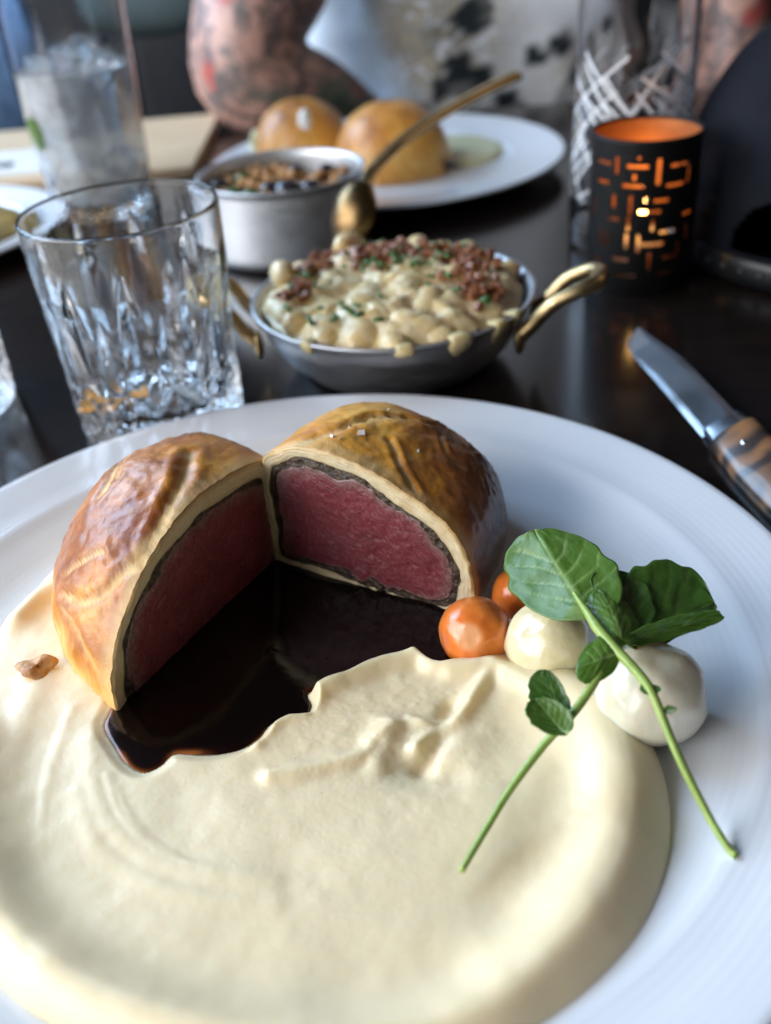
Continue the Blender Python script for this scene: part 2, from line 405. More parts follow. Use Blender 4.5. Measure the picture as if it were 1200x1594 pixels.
t = NT('tattooed_skin'); n1 = t.noise(16, 6, .62, None, .9); n2 = t.noise(34, 5, .65, None, 1.2); wv = t.n('ShaderNodeVectorMath', operation='MULTIPLY_ADD', i_0=t.n('ShaderNodeTexNoise', i_Vector=t.co(), i_Scale=22.0, i_Detail=3.0).outputs[1], i_1=(.09, .09, .09), i_2=t.co()).outputs[0]; n3 = t.vor(15, 'F1', wv); n4 = t.noise(9, 3, .5)
ink = t.attr('ink')
base = t.ramp(t.noise(6, 3), [(.3, (.50, .27, .21)), (.7, (.62, .37, .30))])
base = t.mix(t.math('MULTIPLY', t.ramp(n2, [(.42, 0), (.56, .85)]), ink), base, (.085, .075, .082))
base = t.mix(t.math('MULTIPLY', t.ramp(n1, [(.55, 0), (.64, .7)]), ink), base, (.05, .085, .09))
base = t.mix(t.math('MULTIPLY', t.ramp(n3, [(.16, .75), (.26, 0)]), ink), base, (.48, .075, .065))
base = t.mix(t.math('MULTIPLY', t.ramp(n4, [(.62, 0), (.70, .6)]), ink), base, (.03, .13, .10))
t.P(Base_Color=base, Roughness=.45, Subsurface_Weight=.15, Subsurface_Radius=(.012, .005, .003), Subsurface_Scale=1.0)
M_SKIN = t.m
t = NT('printed_white_cotton')
# flat print: dark ivy leaves and beige roses on white
pv = t.n('ShaderNodeVectorMath', operation='MULTIPLY_ADD', i_0=t.n('ShaderNodeTexNoise', i_Vector=t.co(), i_Scale=28.0, i_Detail=3.0).outputs[1], i_1=(.035, .035, .035), i_2=t.co()).outputs[0]
leafm = t.ramp(t.vor(17, 'F1', pv), [(.30, 1), (.36, 0)]); rose = t.noise(42, 5, .65, None, 1.5)
zone = t.attr('print'); rz_ = t.attr('rose')
base = t.ramp(t.noise(5, 2), [(.3, (.80, .86, .94)), (.7, (.88, .91, .95))])
base = t.mix(t.math('MULTIPLY', t.ramp(rose, [(.38, 0), (.5, .9)]), rz_), base, t.ramp(rose, [(.45, (.24, .20, .13)), (.62, (.62, .56, .42))]))
base = t.mix(t.math('MULTIPLY', leafm, zone), base, (.020, .028, .034))
base = t.mix(t.attr('ivy'), base, (.014, .022, .028))
t.P(Base_Color=base, Roughness=.85, Normal=t.bump(t.noise(900, 2), .0004, .4))
M_SHIRT = t.m
M_DENIM = varied('blue_denim', (.06, .12, .22), (.14, .24, .40), 30, .9)
M_PALEWOOD = varied('pale_wood', (.62, .44, .27), (.74, .56, .37), 12, .4)
M_TAN = varied('tan_wood', (.20, .12, .08), (.27, .17, .12), 12, .5)
M_DARKWALL = varied('dark_wall_paint', (.006, .0065, .008), (.010, .011, .013), 5, .7)
M_BENCH = varied('black_leatherette', (.006, .006, .007), (.012, .012, .014), 18, .5)
M_FLOORM = varied('dark_floor', (.015, .012, .010), (.03, .024, .02), 6, .5)
M_TEAL = varied('grey_green_cushion', (.06, .09, .09), (.10, .13, .13), 8, .8)
M_NAPKIN = varied('white_napkin', (.68, .66, .62), (.78, .76, .72), 30, .9)
M_SHORTS = varied('brown_trousers', (.040, .022, .018), (.065, .035, .028), 20, .9)

# ------------------------------------------------------------------ the setting
V, F = box(6, 6, .02, (0, 1.5, -.76)); tag(link('floor', V, F, M_FLOORM, smooth=False), kind='structure')
V, F = box(6, .06, 3.2, (0, 3.2, .85)); tag(link('wall', V, F, M_DARKWALL, smooth=False), kind='structure')

tb = empty('dining_table', (0, .52, -.75), 'near-black glossy wooden dining table under all the plates and glasses', 'table')
V, F = box(1.7, 1.26, .035, (0, 0, .7325)); o = bevel(link('tabletop', V, F, M_TABLE, tb, False), .004)
V, F = box(.09, .09, .715, (0, 0, .3575)); link('pedestal', V, F, M_BLACKMET, tb, False)
V, F = box(.6, .6, .02, (0, 0, .01)); link('base_plate', V, F, M_BLACKMET, tb, False)
bc = at(160, 236, .006)
V, F = box(.62, .235, .012); o = link('wooden_board', V, F, M_PALEWOOD, None, False); bevel(o, .002)
pos(o, (-.462, 1.075, .0065)); o.rotation_euler = (0, 0, math.radians(-1))
tag(o, 'pale wooden board lying along the far left edge of the dark table', 'board')

bn = empty('booth_bench', (-.35, 2.1, -.75), 'black padded booth bench in the dark behind the tattooed arm', 'bench')
V, F = box(1.6, .55, .42, (0, 0, .23)); bevel(link('seat', V, F, M_BENCH, bn, False), .03)
for k in range(7):
    V, F = box(.22, .10, .75, (-.69+.23*k, .22, .82)); bevel(link('back_pad', V, F, M_BENCH, bn, False), .025)
cu = atY(232, 5, 1.85)
V, F = sphere(24, 16); V = np.sign(V)*np.abs(V)**.75*[.11, .05, .07]; o = link('cushion', V, F, M_TEAL); pos(o, cu+[0, 0, .02]); tag(o, 'grey-green cushion blurred beside the tattooed arm at the top left', 'cushion')

# ------------------------------------------------------------------ main dinner plate
PC = np.array([-.0335, .2548])
def plateprof(Rr, Rw, Rf, zf, zw, zr):
    s = Rr/.182
    return [(.0001, zf), (Rf*.5, zf), (Rf*.85, zf), (Rf, zf+.0003), (Rf+(Rw-Rf)*.35, zf+(zw-zf)*.22), (Rf+(Rw-Rf)*.7, zf+(zw-zf)*.62), (Rw-.004*s, zw-.0018), (Rw-.0015*s, zw-.0004), (Rw+.001*s, zw), (Rw+.006*s, zw+.0004),
            (Rw+(Rr-Rw)*.5, (zw+zr)/2), (Rr-.004, zr-.0003), (Rr-.0015, zr), (Rr-.0004, zr-.0006), (Rr, zr-.0018), (Rr-.0012, zr-.0032),
            (Rw+.004, zw-.006), (Rf+.01, zf-.0015), (Rf*.72, .0036), (Rf*.70, .0008), (Rf*.68, .0004), (Rf*.64, .0026), (.0001, .003)]
def make_plate(name, Rr, Rw, Rf, zf, zw, zr, label):
    pr = plateprof(Rr, Rw, Rf, zf, zw, zr)
    P = []
    for a, b in zip(pr[:-1], pr[1:]):
        k = max(1, int(math.hypot(b[0]-a[0], b[1]-a[1])/.004))
        for q in range(k): P.append((a[0]+(b[0]-a[0])*q/k, a[1]+(b[1]-a[1])*q/k))
    P.append(pr[-1])
    V, F = lathe(P, 192); r = np.hypot(V[:, 0], V[:, 1])
    gv = ss(r, Rf*.85, Rf*.95)*(1-ss(r, Rr-.006, Rr-.003))
    o = link(name, V, F, M_PORC, None, True, {'groove': gv}); tag(o, label, 'plate'); return o
pl = make_plate('dinner_plate', .182, .1535, .118, .006, .0158, .020, 'large white rimmed plate in the foreground carrying the cut beef and mash')
pos(pl, (PC[0], PC[1], 0.0))
def platez(x, y):
    r = np.hypot(x-PC[0], y-PC[1]); return np.interp(r, [0, .118, .130, .143, .1495, .1535, .182], [.006, .006, .0083, .0121, .014, .0158, .020])

# ------------------------------------------------------------------ mash and sauce outlines (on the plate, metres)
mash_px = [(85, 885), (30, 945), (-25, 1010), (-90, 1120), (-120, 1250), (-110, 1370), (-60, 1470), (0, 1535), (80, 1598), (280, 1680), (520, 1705), (740, 1660), (860, 1594), (940, 1528), (1003, 1445), (1038, 1345), (1044, 1255), (1022, 1165), (975, 1095), (900, 1040), (800, 1000), (690, 990), (560, 985), (400, 900), (250, 850), (150, 850)]
MASH = catmull([at(x, y, .010)[:2] for x, y in mash_px], 8)
sauce_px = [(172, 1098), (160, 1128), (176, 1160), (196, 1188), (222, 1201), (250, 1190), (272, 1172), (320, 1174), (370, 1166), (402, 1147), (420, 1124), (446, 1110), (476, 1104), (484, 1088), (478, 1072), (500, 1060), (535, 1050), (565, 1034), (598, 1022), (648, 1014), (688, 1032), (725, 1010), (735, 960), (640, 870), (470, 800), (330, 850), (220, 980)]
SAUCE = catmull([at(x, y, .0145)[:2] for x, y in sauce_px], 6)
PLx, PRx = at(188, 1108, .012)[:2], at(737, 950, .012)[:2]
def SLf(x, y):
    d = PRx-PLx; t_ = ((x-PLx[0])*d[0]+(y-PLx[1])*d[1])/(d@d); return .0140-.0048*ss(t_, .22, .80)
def W2(pts, z=.016, n=6): return catmull([at(x, y, z)[:2] for x, y in pts], n, False)
ridges = [  # polyline, height, width
    (W2([(640, 1022), (600, 1032), (560, 1045), (520, 1062), (487, 1082)]), .0042, .0042),
    (W2([(470, 1105), (440, 1113), (415, 1130), (395, 1152)]), .0024, .0030),
    (W2([(650, 1018), (680, 1035), (730, 1040), (765, 1036), (800, 1056), (850, 1085)]), .0044, .0042),
    (W2([(765, 1040), (735, 1085), (712, 1112), (680, 1135), (650, 1160)]), .0030, .0030),
    (W2([(612, 1130), (585, 1150), (566, 1172), (500, 1190), (420, 1205)]), .0024, .0032),
    (W2([(605, 1128), (600, 1150), (590, 1180)]), .0026, .0045),
    (W2([(640, 1118), (670, 1125), (700, 1115)]), .0018, .0025),
    (W2([(-60, 1160), (-60, 1290), (-20, 1400), (60, 1495), (200, 1575), (400, 1625), (600, 1630), (755, 1580), (865, 1480), (930, 1375), (962, 1275), (958, 1180), (915, 1095), (850, 1045)], .017), .0058, .0112),
    (W2([(60, 1050), (20, 1150), (0, 1250), (10, 1350)]), .0010, .006),
    (W2([(110, 1100), (75, 1200), (60, 1300), (78, 1385)]), .0003, .0022),
    (W2([(140, 1150), (150, 1240), (200, 1310), (290, 1350), (420, 1370)]), .0005, .0034),
    (W2([(165, 1205), (190, 1270), (250, 1325), (330, 1350)]), .0004, .0018),
    (W2([(180, 1225), (215, 1290), (290, 1340)]), .0003, .0016),
    (W2([(120, 1230), (150, 1310), (230, 1370), (330, 1395), (430, 1400)]), .0004, .0030),
    (W2([(25, 960), (60, 930), (90, 915)]), .004, .006),
]
hollows = [
    (W2([(705, 1095), (680, 1140), (655, 1185)]), .0030, .0035),
    (W2([(610, 1180), (640, 1195), (700, 1200)]), .0022, .0065),
    (W2([(800, 1130), (780, 1180)]), .0016, .010),
    (W2([(880, 1190), (860, 1300), (790, 1400)]), .0014, .010),
    (W2([(40, 1370), (110, 1460), (250, 1530), (420, 1560), (580, 1555), (700, 1520)]), .0012, .009),
]
def mash_h(x, y):
    X = np.stack([x, y], -1)
    e = polydist(X, MASH); e = np.where(inside(X, MASH), e, 0)
    base = .0150+.0006*fbm(np.stack([x*60, y*60, x*0], -1), 3)
    cross = np.zeros_like(x)
    for P, h, wd in ridges:
        d = polydist(X, P, False); nn = 1+(.25 if wd < .005 else .0)*vnoise(np.stack([x*180, y*180, x*0+h*900], -1)) if wd < .005 else 1.; cross += (h*np.exp(-(d/(wd*nn))**2)*1e3)**2.5
    cross = cross**.4*1e-3
    for P, h, wd in hollows: cross -= h*np.exp(-(polydist(X, P, False)/wd)**2)
    hgt = base+np.minimum(cross, .0095)
    n = fbm(np.stack([x*230, y*230, x*0+3], -1), 3, .6)
    near = np.exp(-(np.linalg.norm(X-at(640, 1110, .016)[:2], axis=1)/.030)**2)
    hgt += n*(.00004+.00042*near)
    hgt += .00004*fbm(np.stack([x*900, y*900, x*0+9], -1), 2, .6)
    zp = platez(x, y)-.0004
    k = np.sqrt(np.clip(1-(1-np.clip(e/.0115, 0, 1))**2, 0, 1))
    hgt = zp+(np.maximum(hgt, zp+.003)-zp)*k
    ins = inside(X, SAUCE); ds = polydist(X, SAUCE)
    se = np.where(ins, ds, -ds)
    SL = SLf(x, y)
    cut = np.where(se > 0, SL-.0006-.004*ss(se, 0, .006), 0)
    out = SL-.0002+(hgt-(SL-.0002))*ss(-se, 0, .0038)
    hgt = np.where(se > 0, np.minimum(hgt, cut), np.where((k > .9) & (hgt > SL), out, hgt))
    return hgt
mc = at(470, 1260, .010)[:2]
edge = resample(MASH, 640)
rr_ = np.r_[np.linspace(.003, .93, 225), np.linspace(.94, 1, 30)]
GX = mc[0]+(edge[:, 0]-mc[0])[:, None]*rr_[None]; GY = mc[1]+(edge[:, 1]-mc[1])[:, None]*rr_[None]
GZ = mash_h(GX.ravel(), GY.ravel())
V = np.stack([GX.ravel(), GY.ravel(), GZ], -1); F = gridf(640, len(rr_), True, False)
ctr = V.reshape(640, -1, 3)[:, 0].mean(0); V = np.vstack([V, ctr]); k0 = len(V)-1; nr = len(rr_)
F = F.tolist()+[[k0, ((i+1) % 640)*nr, i*nr] for i in range(640)][::1]
V0 = V.copy(); base0 = np.array([mc[0], mc[1], .006]); V = V-base0
o = link('mashed_potato', V, [f[::-1] for f in F], M_MASH); pos(o, base0); tag(o, 'wide creamy pale-yellow swoosh of mashed potato filling the front of the large plate', 'mashed potato')
HG = V0
def mash_top(p):
    d = (HG[::7, 0]-p[0])**2+(HG[::7, 1]-p[1])**2; i = d.argmin()
    return HG[::7][i, 2] if d[i] < 9e-6 else platez(p[0], p[1])

# sauce
sc0 = at(420, 1010, .0145)[:2]; se_ = resample(SAUCE, 400)
dd = se_-sc0; se_ = sc0+dd*(1+.0010*np.array([vnoise(np.array([[math.cos(a)*9, math.sin(a)*9, 1.]]))[0] for a in np.linspace(0, 6.283, 400)])[:, None]/np.linalg.norm(dd, axis=1)[:, None])
q_ = np.r_[np.linspace(.02, .90, 40), np.linspace(.91, 1.0, 26)]
SX = sc0[0]+(se_[:, 0]-sc0[0])[:, None]*q_[None]; SY = sc0[1]+(se_[:, 1]-sc0[1])[:, None]*q_[None]
X = np.stack([SX.ravel(), SY.ravel()], -1); e = polydist(X, SAUCE); e = np.where(inside(X, SAUCE), e, 0)
thin = 1-ss(e+.0012*vnoise(np.stack([X[:, 0]*170, X[:, 1]*170, X[:, 0]*0], -1)), .0000, .0042+0*e)
thin *= np.clip(.62+1.2*vnoise(np.stack([X[:, 0]*75, X[:, 1]*75, X[:, 0]*0+4], -1)), .05, 1)
thin *= 1-.85*ss(X[:, 0], at(480, 1104, .0145)[0]-.004, at(500, 1060, .0145)[0]+.004)
SL = SLf(X[:, 0], X[:, 1])
Zs = SL+.0009*np.sqrt(np.clip(1-(1-np.clip(e/.0016, 0, 1))**2, 0, 1))-.0011+.00012*fbm(np.stack([X[:, 0]*70, X[:, 1]*70, X[:, 0]*0], -1), 2)+.0003
V = np.stack([X[:, 0], X[:, 1], Zs], -1); F = gridf(400, len(q_), True, False, flip=True).tolist()
V = np.vstack([V, [sc0[0], sc0[1], float(SLf(sc0[0], sc0[1]))+.0003]]); k0 = len(V)-1; nq = len(q_); F += [[k0, i*nq, ((i+1) % 400)*nq] for i in range(400)]
b0 = np.array([sc0[0], sc0[1], .010]); o = link('red_wine_sauce', V-b0, F, M_SAUCE, None, True, {'thin': np.r_[thin, 0]}); pos(o, b0)
tag(o, 'pool of dark glossy red-brown gravy between the two beef halves and the mash', 'sauce')

# ------------------------------------------------------------------ beef wellington halves
KF = .8889e-3
RO = [(-2, 8), (-2, 30), (-1, 50), (.8, 64.5), (8, 70.5), (17.4, 74.8), (26, 76.6), (34.5, 76.4), (52.5, 71.9), (68.5, 64.8), (82.7, 56.8), (90.4, 48.5), (95.0, 37.7), (97.1, 22), (95.5, 14), (90, 8.5), (80, 6), (60, 5), (30, 5), (3, 5)]
RI = [(3.5, 12), (3.5, 40), (5, 60), (10.1, 65.3), (15.5, 68.3), (23, 70), (31.5, 70.0), (49.6, 65.6), (65.0, 58.0), (80.1, 48.8), (87.6, 39.2), (90.3, 29.2), (89.5, 19), (86, 13), (79, 10.8), (62, 10.2), (45, 11.8), (20, 14.8), (6, 15.5)]
RB = [(5.5, 18), (5.5, 40), (7, 55), (11.5, 61.5), (18, 64), (25, 65.6), (32.5, 66), (49, 62), (63.2, 54.9), (77, 46), (84, 37), (86.8, 28.5), (86, 21), (82, 16), (75, 14), (62, 13.5), (45, 15.5), (21, 18.7), (8, 19)]
LO = [(-10.4, 50), (-7, 60), (0, 64.8), (14, 68.8), (30.3, 71.3), (44, 71.4), (57, 69), (67.6, 65.2), (78.7, 59.6), (89.4, 50.8), (96.7, 43.6), (102.1, 34.8), (105.6, 22.4), (105.5, 12.0), (101, 6), (50, 5), (0, 6), (-8, 20)]
LI = [(-6.5, 43), (-4, 52), (3.0, 57.2), (9.5, 59.6), (16.3, 61), (35.7, 62.9), (55.3, 61.3), (67.9, 58.2), (81.8, 51.1), (91.3, 43.6), (96.3, 33.4), (99.1, 21.6), (98.5, 14), (93, 9.5), (70, 9), (40, 10), (4, 10), (-5, 24)]
LB = [(-4, 42), (-1.5, 50), (5, 54.6), (11, 57), (18, 58.2), (36, 60), (54.3, 58.6), (66.6, 55.4), (80, 49), (89, 41.6), (93.8, 32.2), (96.3, 22.5), (95.4, 16), (90, 12), (69, 12), (40, 13.5), (6, 13.5), (-2.5, 26)]
PM = at(430, 868, .012)[:2]; PR = at(737, 950, .012)[:2]; PL = at(188, 1108, .012)[:2]
NK = 200; CZ = 25.
def sortloop(O):
    """closed loop resampled by angle about a common centre so that the loops match"""
    O = catmull(np.array(O)*KF, 6); c = np.array([50*KF, 30*KF])
    a = np.arctan2(O[:, 1]-c[1], O[:, 0]-c[0]); r = np.hypot(O[:, 0]-c[0], O[:, 1]-c[1]); i = np.argsort(a); a = a[i]; r = r[i]
    th = np.linspace(-math.pi, math.pi, NK, endpoint=False)+.5*math.pi/NK
    r = np.interp(th, np.r_[a-2*math.pi, a, a+2*math.pi], np.r_[r, r, r]); return c+np.stack([np.cos(th), np.sin(th)], -1)*r[:, None]
def wellington(A, B, LOOPS, D, n, lift, skew, c, grooves_px, bakefn, label, seed, texrot):
    A = np.array([*A, 0.]); B = np.array([*B, 0.]); a = (B-A)/np.linalg.norm(B-A)
    back = np.array([-a[1], a[0], 0]); back = back if back[1] > 0 else -back
    O, I, Bf = [sortloop(l) for l in LOOPS]; Bf = Bf+(I-Bf)*.22
    tha = np.arange(NK)/NK*2*math.pi; cO = np.array([50*KF, 30*KF]); dO = O-cO; O0 = O.copy(); O = O+dO/np.linalg.norm(dO, axis=1)[:, None]*(.0009*fbm(np.stack([np.cos(tha)*14, np.sin(tha)*14, tha*0+seed], -1), 3, .6))[:, None]*(O[:, 1:2] > .012); c = np.array(c)*1e-3
    org = A+a*.045; org[2] = .006
    root = empty('beef_wellington_half', org, label, 'beef wellington', 'two halves of the cut beef wellington')
    # crust dome
    nt = 110; tv = np.sin(np.linspace(0, 1, nt)*math.pi/2)**1.0; tv[-1] = .99985
    rows = []
    for tq in tv:
        f = (1-tq**n)**(1/n); q = c+(O0+(O-O0)*math.exp(-tq/.05)-c)*f
        zl = lift*math.sin(tq*math.pi)*np.clip((q[:, 1]-c[1])/.06, 0, 1)
        rows.append(A+np.outer(q[:, 0], a)+np.outer(q[:, 1]+zl, [0, 0, 1])+back*(D*tq)+a*skew*tq)
    G = np.array(rows); tt = np.repeat(tv[:, None], NK, 1)
    dn = np.gradient(G, axis=0); de = np.gradient(G, axis=1); N = np.cross(de, dn); N /= np.linalg.norm(N, axis=2)[..., None]+1e-12
    cc = G.mean((0, 1)); sgn = np.sign(((G-cc)*N).sum(2).mean()); N *= sgn
    Pf = G.reshape(-1, 3); Nf = N.reshape(-1, 3)
    # slash marks traced on the near side of the dome
    z_ = (Pf-[0, 0, CH])@fw; uv = np.stack([600+FPX*((Pf-[0, 0, CH])@rt2)/z_, 797-FPX*((Pf-[0, 0, CH])@up2)/z_], -1)
    facing = (Nf*(np.array([0, 0, CH])-Pf)).sum(1) > 0
    gm = np.zeros(len(Pf)); dep = np.zeros(len(Pf)); hump = np.zeros(len(Pf))
    for pts, wd, dp in grooves_px:
        L3 = []
        for x, y in catmull(pts, 5, False):
            d = ((uv-[x, y])**2).sum(1)+np.where(facing, 0, 1e6); L3.append(Pf[d.argmin()])
        L3 = np.array(L3)
        d = polydist(Pf, L3, False); nn = 1+.35*vnoise(Pf*300+seed); k = np.exp(-(d/(wd*nn))**2)
        gm = np.maximum(gm, (1-ss(d/(wd*nn), .45, 1.0))*np.clip(.75+.9*fbm(Pf*170+seed, 3), 0, 1)*min(1, dp/.0010)); dep = np.maximum(dep, k*dp); hump = np.maximum(hump, np.exp(-((d-wd*2.3)/(wd*1.1))**2)*dp*.45)
    disp = .0011*fbm(Pf*95+seed, 4, .55)+.00045*fbm(Pf*420+seed, 3, .6)-dep+hump
    ee = tt.ravel(); disp *= ss(ee, .0, .10)*.85+.15
    Pf = Pf+Nf*disp[:, None]
    low = Pf[:, 2] < .006; Pf[low, 2] = .006
    em = 1-ss(ee+.05*fbm(Pf*120+seed+5, 3), .02, .10)
    bk = bakefn(Pf, ee)
    low_ = (1-ss(Pf[:, 2], .010, .022))*.6
    FF = gridf(nt, NK, False, True)
    link('pastry_crust', Pf-org, FF, M_CRUST, root, True, {'groove': np.clip(gm*1.0, 0, 1), 'edge': np.clip(em*.75+low_*.5, 0, 1), 'bake': bk})
    # cut face: pastry band, duxelles, beef
    def onface(q, off): return A+np.outer(q[:, 0], a)+np.outer(q[:, 1], [0, 0, 1])-back*off[:, None]
    def ring(Lo, Li, m_, offs, nz, sc_, name, mat, atn):
        rows = []; at_ = []
        for k in range(m_):
            s = k/(m_-1); q = Lo+(Li-Lo)*s; P3 = onface(q, np.zeros(NK)); nn = fbm(P3*sc_+seed, 4, .6)
            off = np.full(NK, np.interp(s, [0, .15, .85, 1], offs))+nz*nn*np.interp(s, [0, .12, .9, 1], [0, 1, 1, .3]); rows.append(onface(q+0*nz, off)); at_.append(np.full(NK, s))
        link(name, np.vstack(rows)-org, gridf(m_, NK, False, True), mat, root, True, {atn: np.concatenate(at_)})
    jit = 1+0*np.arange(NK)
    th = np.arange(NK)/NK*2*math.pi
    cen = np.array([50*KF, 32*KF])
    def wob(L_, amp, fr, s_): 
        nn = fbm(np.stack([np.cos(th)*fr, np.sin(th)*fr, th*0+s_], -1), 3, .6); d = L_-cen; return L_+d/np.linalg.norm(d, axis=1)[:, None]*(amp*nn)[:, None]
    Ij = wob(I, .0016, 5, seed); Bj = wob(wob(Bf, .0017, 9, seed+3), .0030, 3, seed+8)
    ring(O, Ij, 18, (0., .0006, .0004, .0000), .0009, 200, 'pastry_edge', M_BAND, 'band')
    ring(Ij+(Ij-cen)*.006, Bj-(Bj-cen)*.006, 16, (-.0004, -.0002, .0002, .0002), .0014, 380, 'mushroom_layer', M_DUX, 'band')
    rows = []; at_ = []
    for k in range(60):
        s = 1-k/59.; s = max(s, .002); q = cen+(Bj-cen)*s; P3 = onface(q, np.zeros(NK))
        off = .0008*(1-s**4)+.0006*fbm(P3*110+seed, 4, .6)+.00025*fbm(P3*520+seed, 2)-.0012*(s > .995); rows.append(onface(q, off+0*jit)); at_.append(np.full(NK, s))
    link('beef_fillet', np.vstack(rows)-org, gridf(60, NK, False, True), M_BEEF, root, True, {'rim': np.concatenate(at_)})
    return root, Pf, Nf, uv, facing, org
gR = [([(430, 712), (470, 690), (520, 672), (555, 655), (600, 650), (640, 652)], .0022, .0010),
      ([(535, 662), (575, 648), (625, 650), (660, 660), (700, 668), (735, 700)], .0013, .0014),
      ([(605, 680), (617, 703), (622, 722), (632, 742), (645, 765)], .0011, .0010),
      ([(683, 668), (688, 690), (700, 712), (722, 730)], .0008, .0006),
      ([(700, 668), (725, 690), (745, 725), (758, 765)], .0008, .0006)]
gL = [([(296, 706), (280, 750), (268, 780), (255, 812), (238, 850)], .0022, .0015),
      ([(188, 712), (176, 735), (165, 758), (155, 772)], .0020, .0011),
      ([(236, 862), (215, 880), (190, 895), (170, 915), (140, 936), (118, 938), (100, 925)], .0019, .0012),
      ([(94, 900), (112, 885), (132, 870), (160, 858)], .0012, .0009),
      ([(205, 700), (190, 722), (182, 745)], .0010, .0007),
      ([(100, 950), (118, 975), (130, 1005), (150, 1045)], .0015, .0007)]
def bakeR(P, t_): return ss(P[:, 0], .0, .05)*1.20-.04+.25*fbm(P*45, 3)
def bakeL(P, t_): return .40+.5*fbm(P*40+8, 3)-.75*(1-ss(P[:, 2], .012, .040))
wR = wellington(PM, PR, (RO, RI, RB), .080, 2.7, 0, .0, (25*.9, 7), gR, bakeR, 'right half of the cut beef wellington, its pink cut face turned to the left front', 3.1, 0)
wL = wellington(PM, PL, (LO, LI, LB), .076, 2.3, .007, -.015, (25*.9, 7), gL, bakeL, 'left half of the cut beef wellington, shiny golden crust outside and cut face in shadow', 9.7, 0)
# salt flakes on the right crust
def surf(wd, x, y):
    root, Pf, Nf, uv, fc, org = wd; d = ((uv-[x, y])**2).sum(1)+np.where(fc, 0, 1e6); i = d.argmin(); return Pf[i], Nf[i]
for k, (x, y, s) in enumerate([(560, 674, .0016), (545, 664, .0007), (520, 680, .0009), (531, 684, .0006), (650, 702, .0007), (606, 640, .0005)]):
    p, n_ = surf(wR, x, y); V, F = box(1, .8, .6); V = (V*s*1.6)@np.array(Matrix.Rotation(k*1.1, 3, 'Z')@Matrix.Rotation(.6, 3, 'X')).T
    o = link('salt_flake', V, F, M_SALT, None, False); pos(o, p+n_*s*.3)
    tag(o, ['largest white salt flake on top of the right beef half', 'tiny salt flake just behind the largest salt flake', 'grey salt flake left of the largest one on the crust', 'speck of salt just right of the grey salt flake', 'lone salt speck on the brown middle of the right crust', 'salt speck near the top ridge of the right crust'][k], 'salt flake', 'salt flakes on the right crust')
# loose pastry flake on the mash at left
p = at(55, 1033, .019); V, F = lathe([(.0001, .0012), (.004, .0011), (.0062, .0006), (.0066, 0), (.005, -.0006), (.0001, -.0008)], 28, lambda R, Z, T: (R*(1+.18*np.sin(3*T)+.1*np.cos(5*T)), Z+.0006*np.sin(2*T)))
V = V*[1.0, .75, 1]; t = NT('loose_flake'); t.P(Base_Color=t.ramp(t.noise(300, 4), [(.3, (.36, .13, .035)), (.7, (.68, .42, .18))]), Roughness=.5, Normal=t.bump(t.noise(600, 3), .0004))
o = link('pastry_flake', V, F, t.m); p[2] = mash_top(p)+.0012; pos(o, p); o.rotation_euler = (.25, .1, .3); tag(o, 'small loose golden-brown pastry flake on the mash left of the left beef half', 'pastry flake')

# ------------------------------------------------------------------ root vegetables
def ball(name, px, r, zc, mat, label, cat, sq=(1, 1, 1), rot=(0, 0, 0), facets=(), seed=0, group=None):
    V, F = sphere(72, 48); Nn = V.copy(); fac = np.zeros(len(V))
    for d, k in facets:
        d = np.array(d, float); d /= np.linalg.norm(d); h = V@d; cap = h > k; sh = ss(h, k-.05, k+.04)
        V = V-np.outer(np.clip(h-k, 0, 1)*.85, d); fac = sh if k >= .93 or len(facets) < 4 else fac
    V = V*(1+.075*fbm(Nn*1.3+seed, 3))[:, None]*np.array(sq)*r
    o = link(name, V, F, mat, None, True, {'facet': fac}); pos(o, at(px[0], px[1], zc)); o.rotation_euler = rot
    tag(o, label, cat, group); return o
ball('carrot_ball', (741, 985), .0124, .0185, M_CARROT, 'round orange glazed carrot touching the right beef half and the sauce', 'carrot', (1.02, 1, .98), (0, 0, 0), [((math.cos(a), math.sin(a), .05), .90) for a in (-2.9, -1.2, -.2, .9, 2.0)]+[((-.25, -.62, .45), .93)], 1, 'glazed carrots')
ball('carrot_ball', (806, 925), .0095, .0165, M_CARROT, 'orange glazed carrot mostly hidden under the biggest watercress leaf', 'carrot', (1, 1, 1), (0, 0, 1), [((math.cos(a), math.sin(a), .1), .90) for a in (-2.5, -.8, .6)], 2, 'glazed carrots')
ball('pearl_onion', (853, 1001), .0143, .0195, M_ONION, 'pale yellow glazed onion between the front carrot and the round turnip', 'onion', (1.02, 1, .98), (.1, .1, 0), [((-.55, .1, .8), .86), ((.1, -.95, .1), .95), ((.9, -.2, .3), .93)], 3)
ball('turnip_ball', (1014, 1080), .0165, .0215, M_TURNIP, 'largest white glazed turnip ball, on the right under the long stem', 'turnip', (1.02, 1, .97), (0, 0, 0), [((.97, -.15, .1), .90), ((-.3, .2, .95), .95), ((.3, -.9, .1), .95)], 4)
ball('turnip_ball', (880, 975), .0098, .0160, M_TURNIP, 'turnip piece hidden behind the onion beneath the leaves', 'turnip', (1, 1, 1), (0, 0, 0), [((0, 0, 1), .9)], 5) if False else None

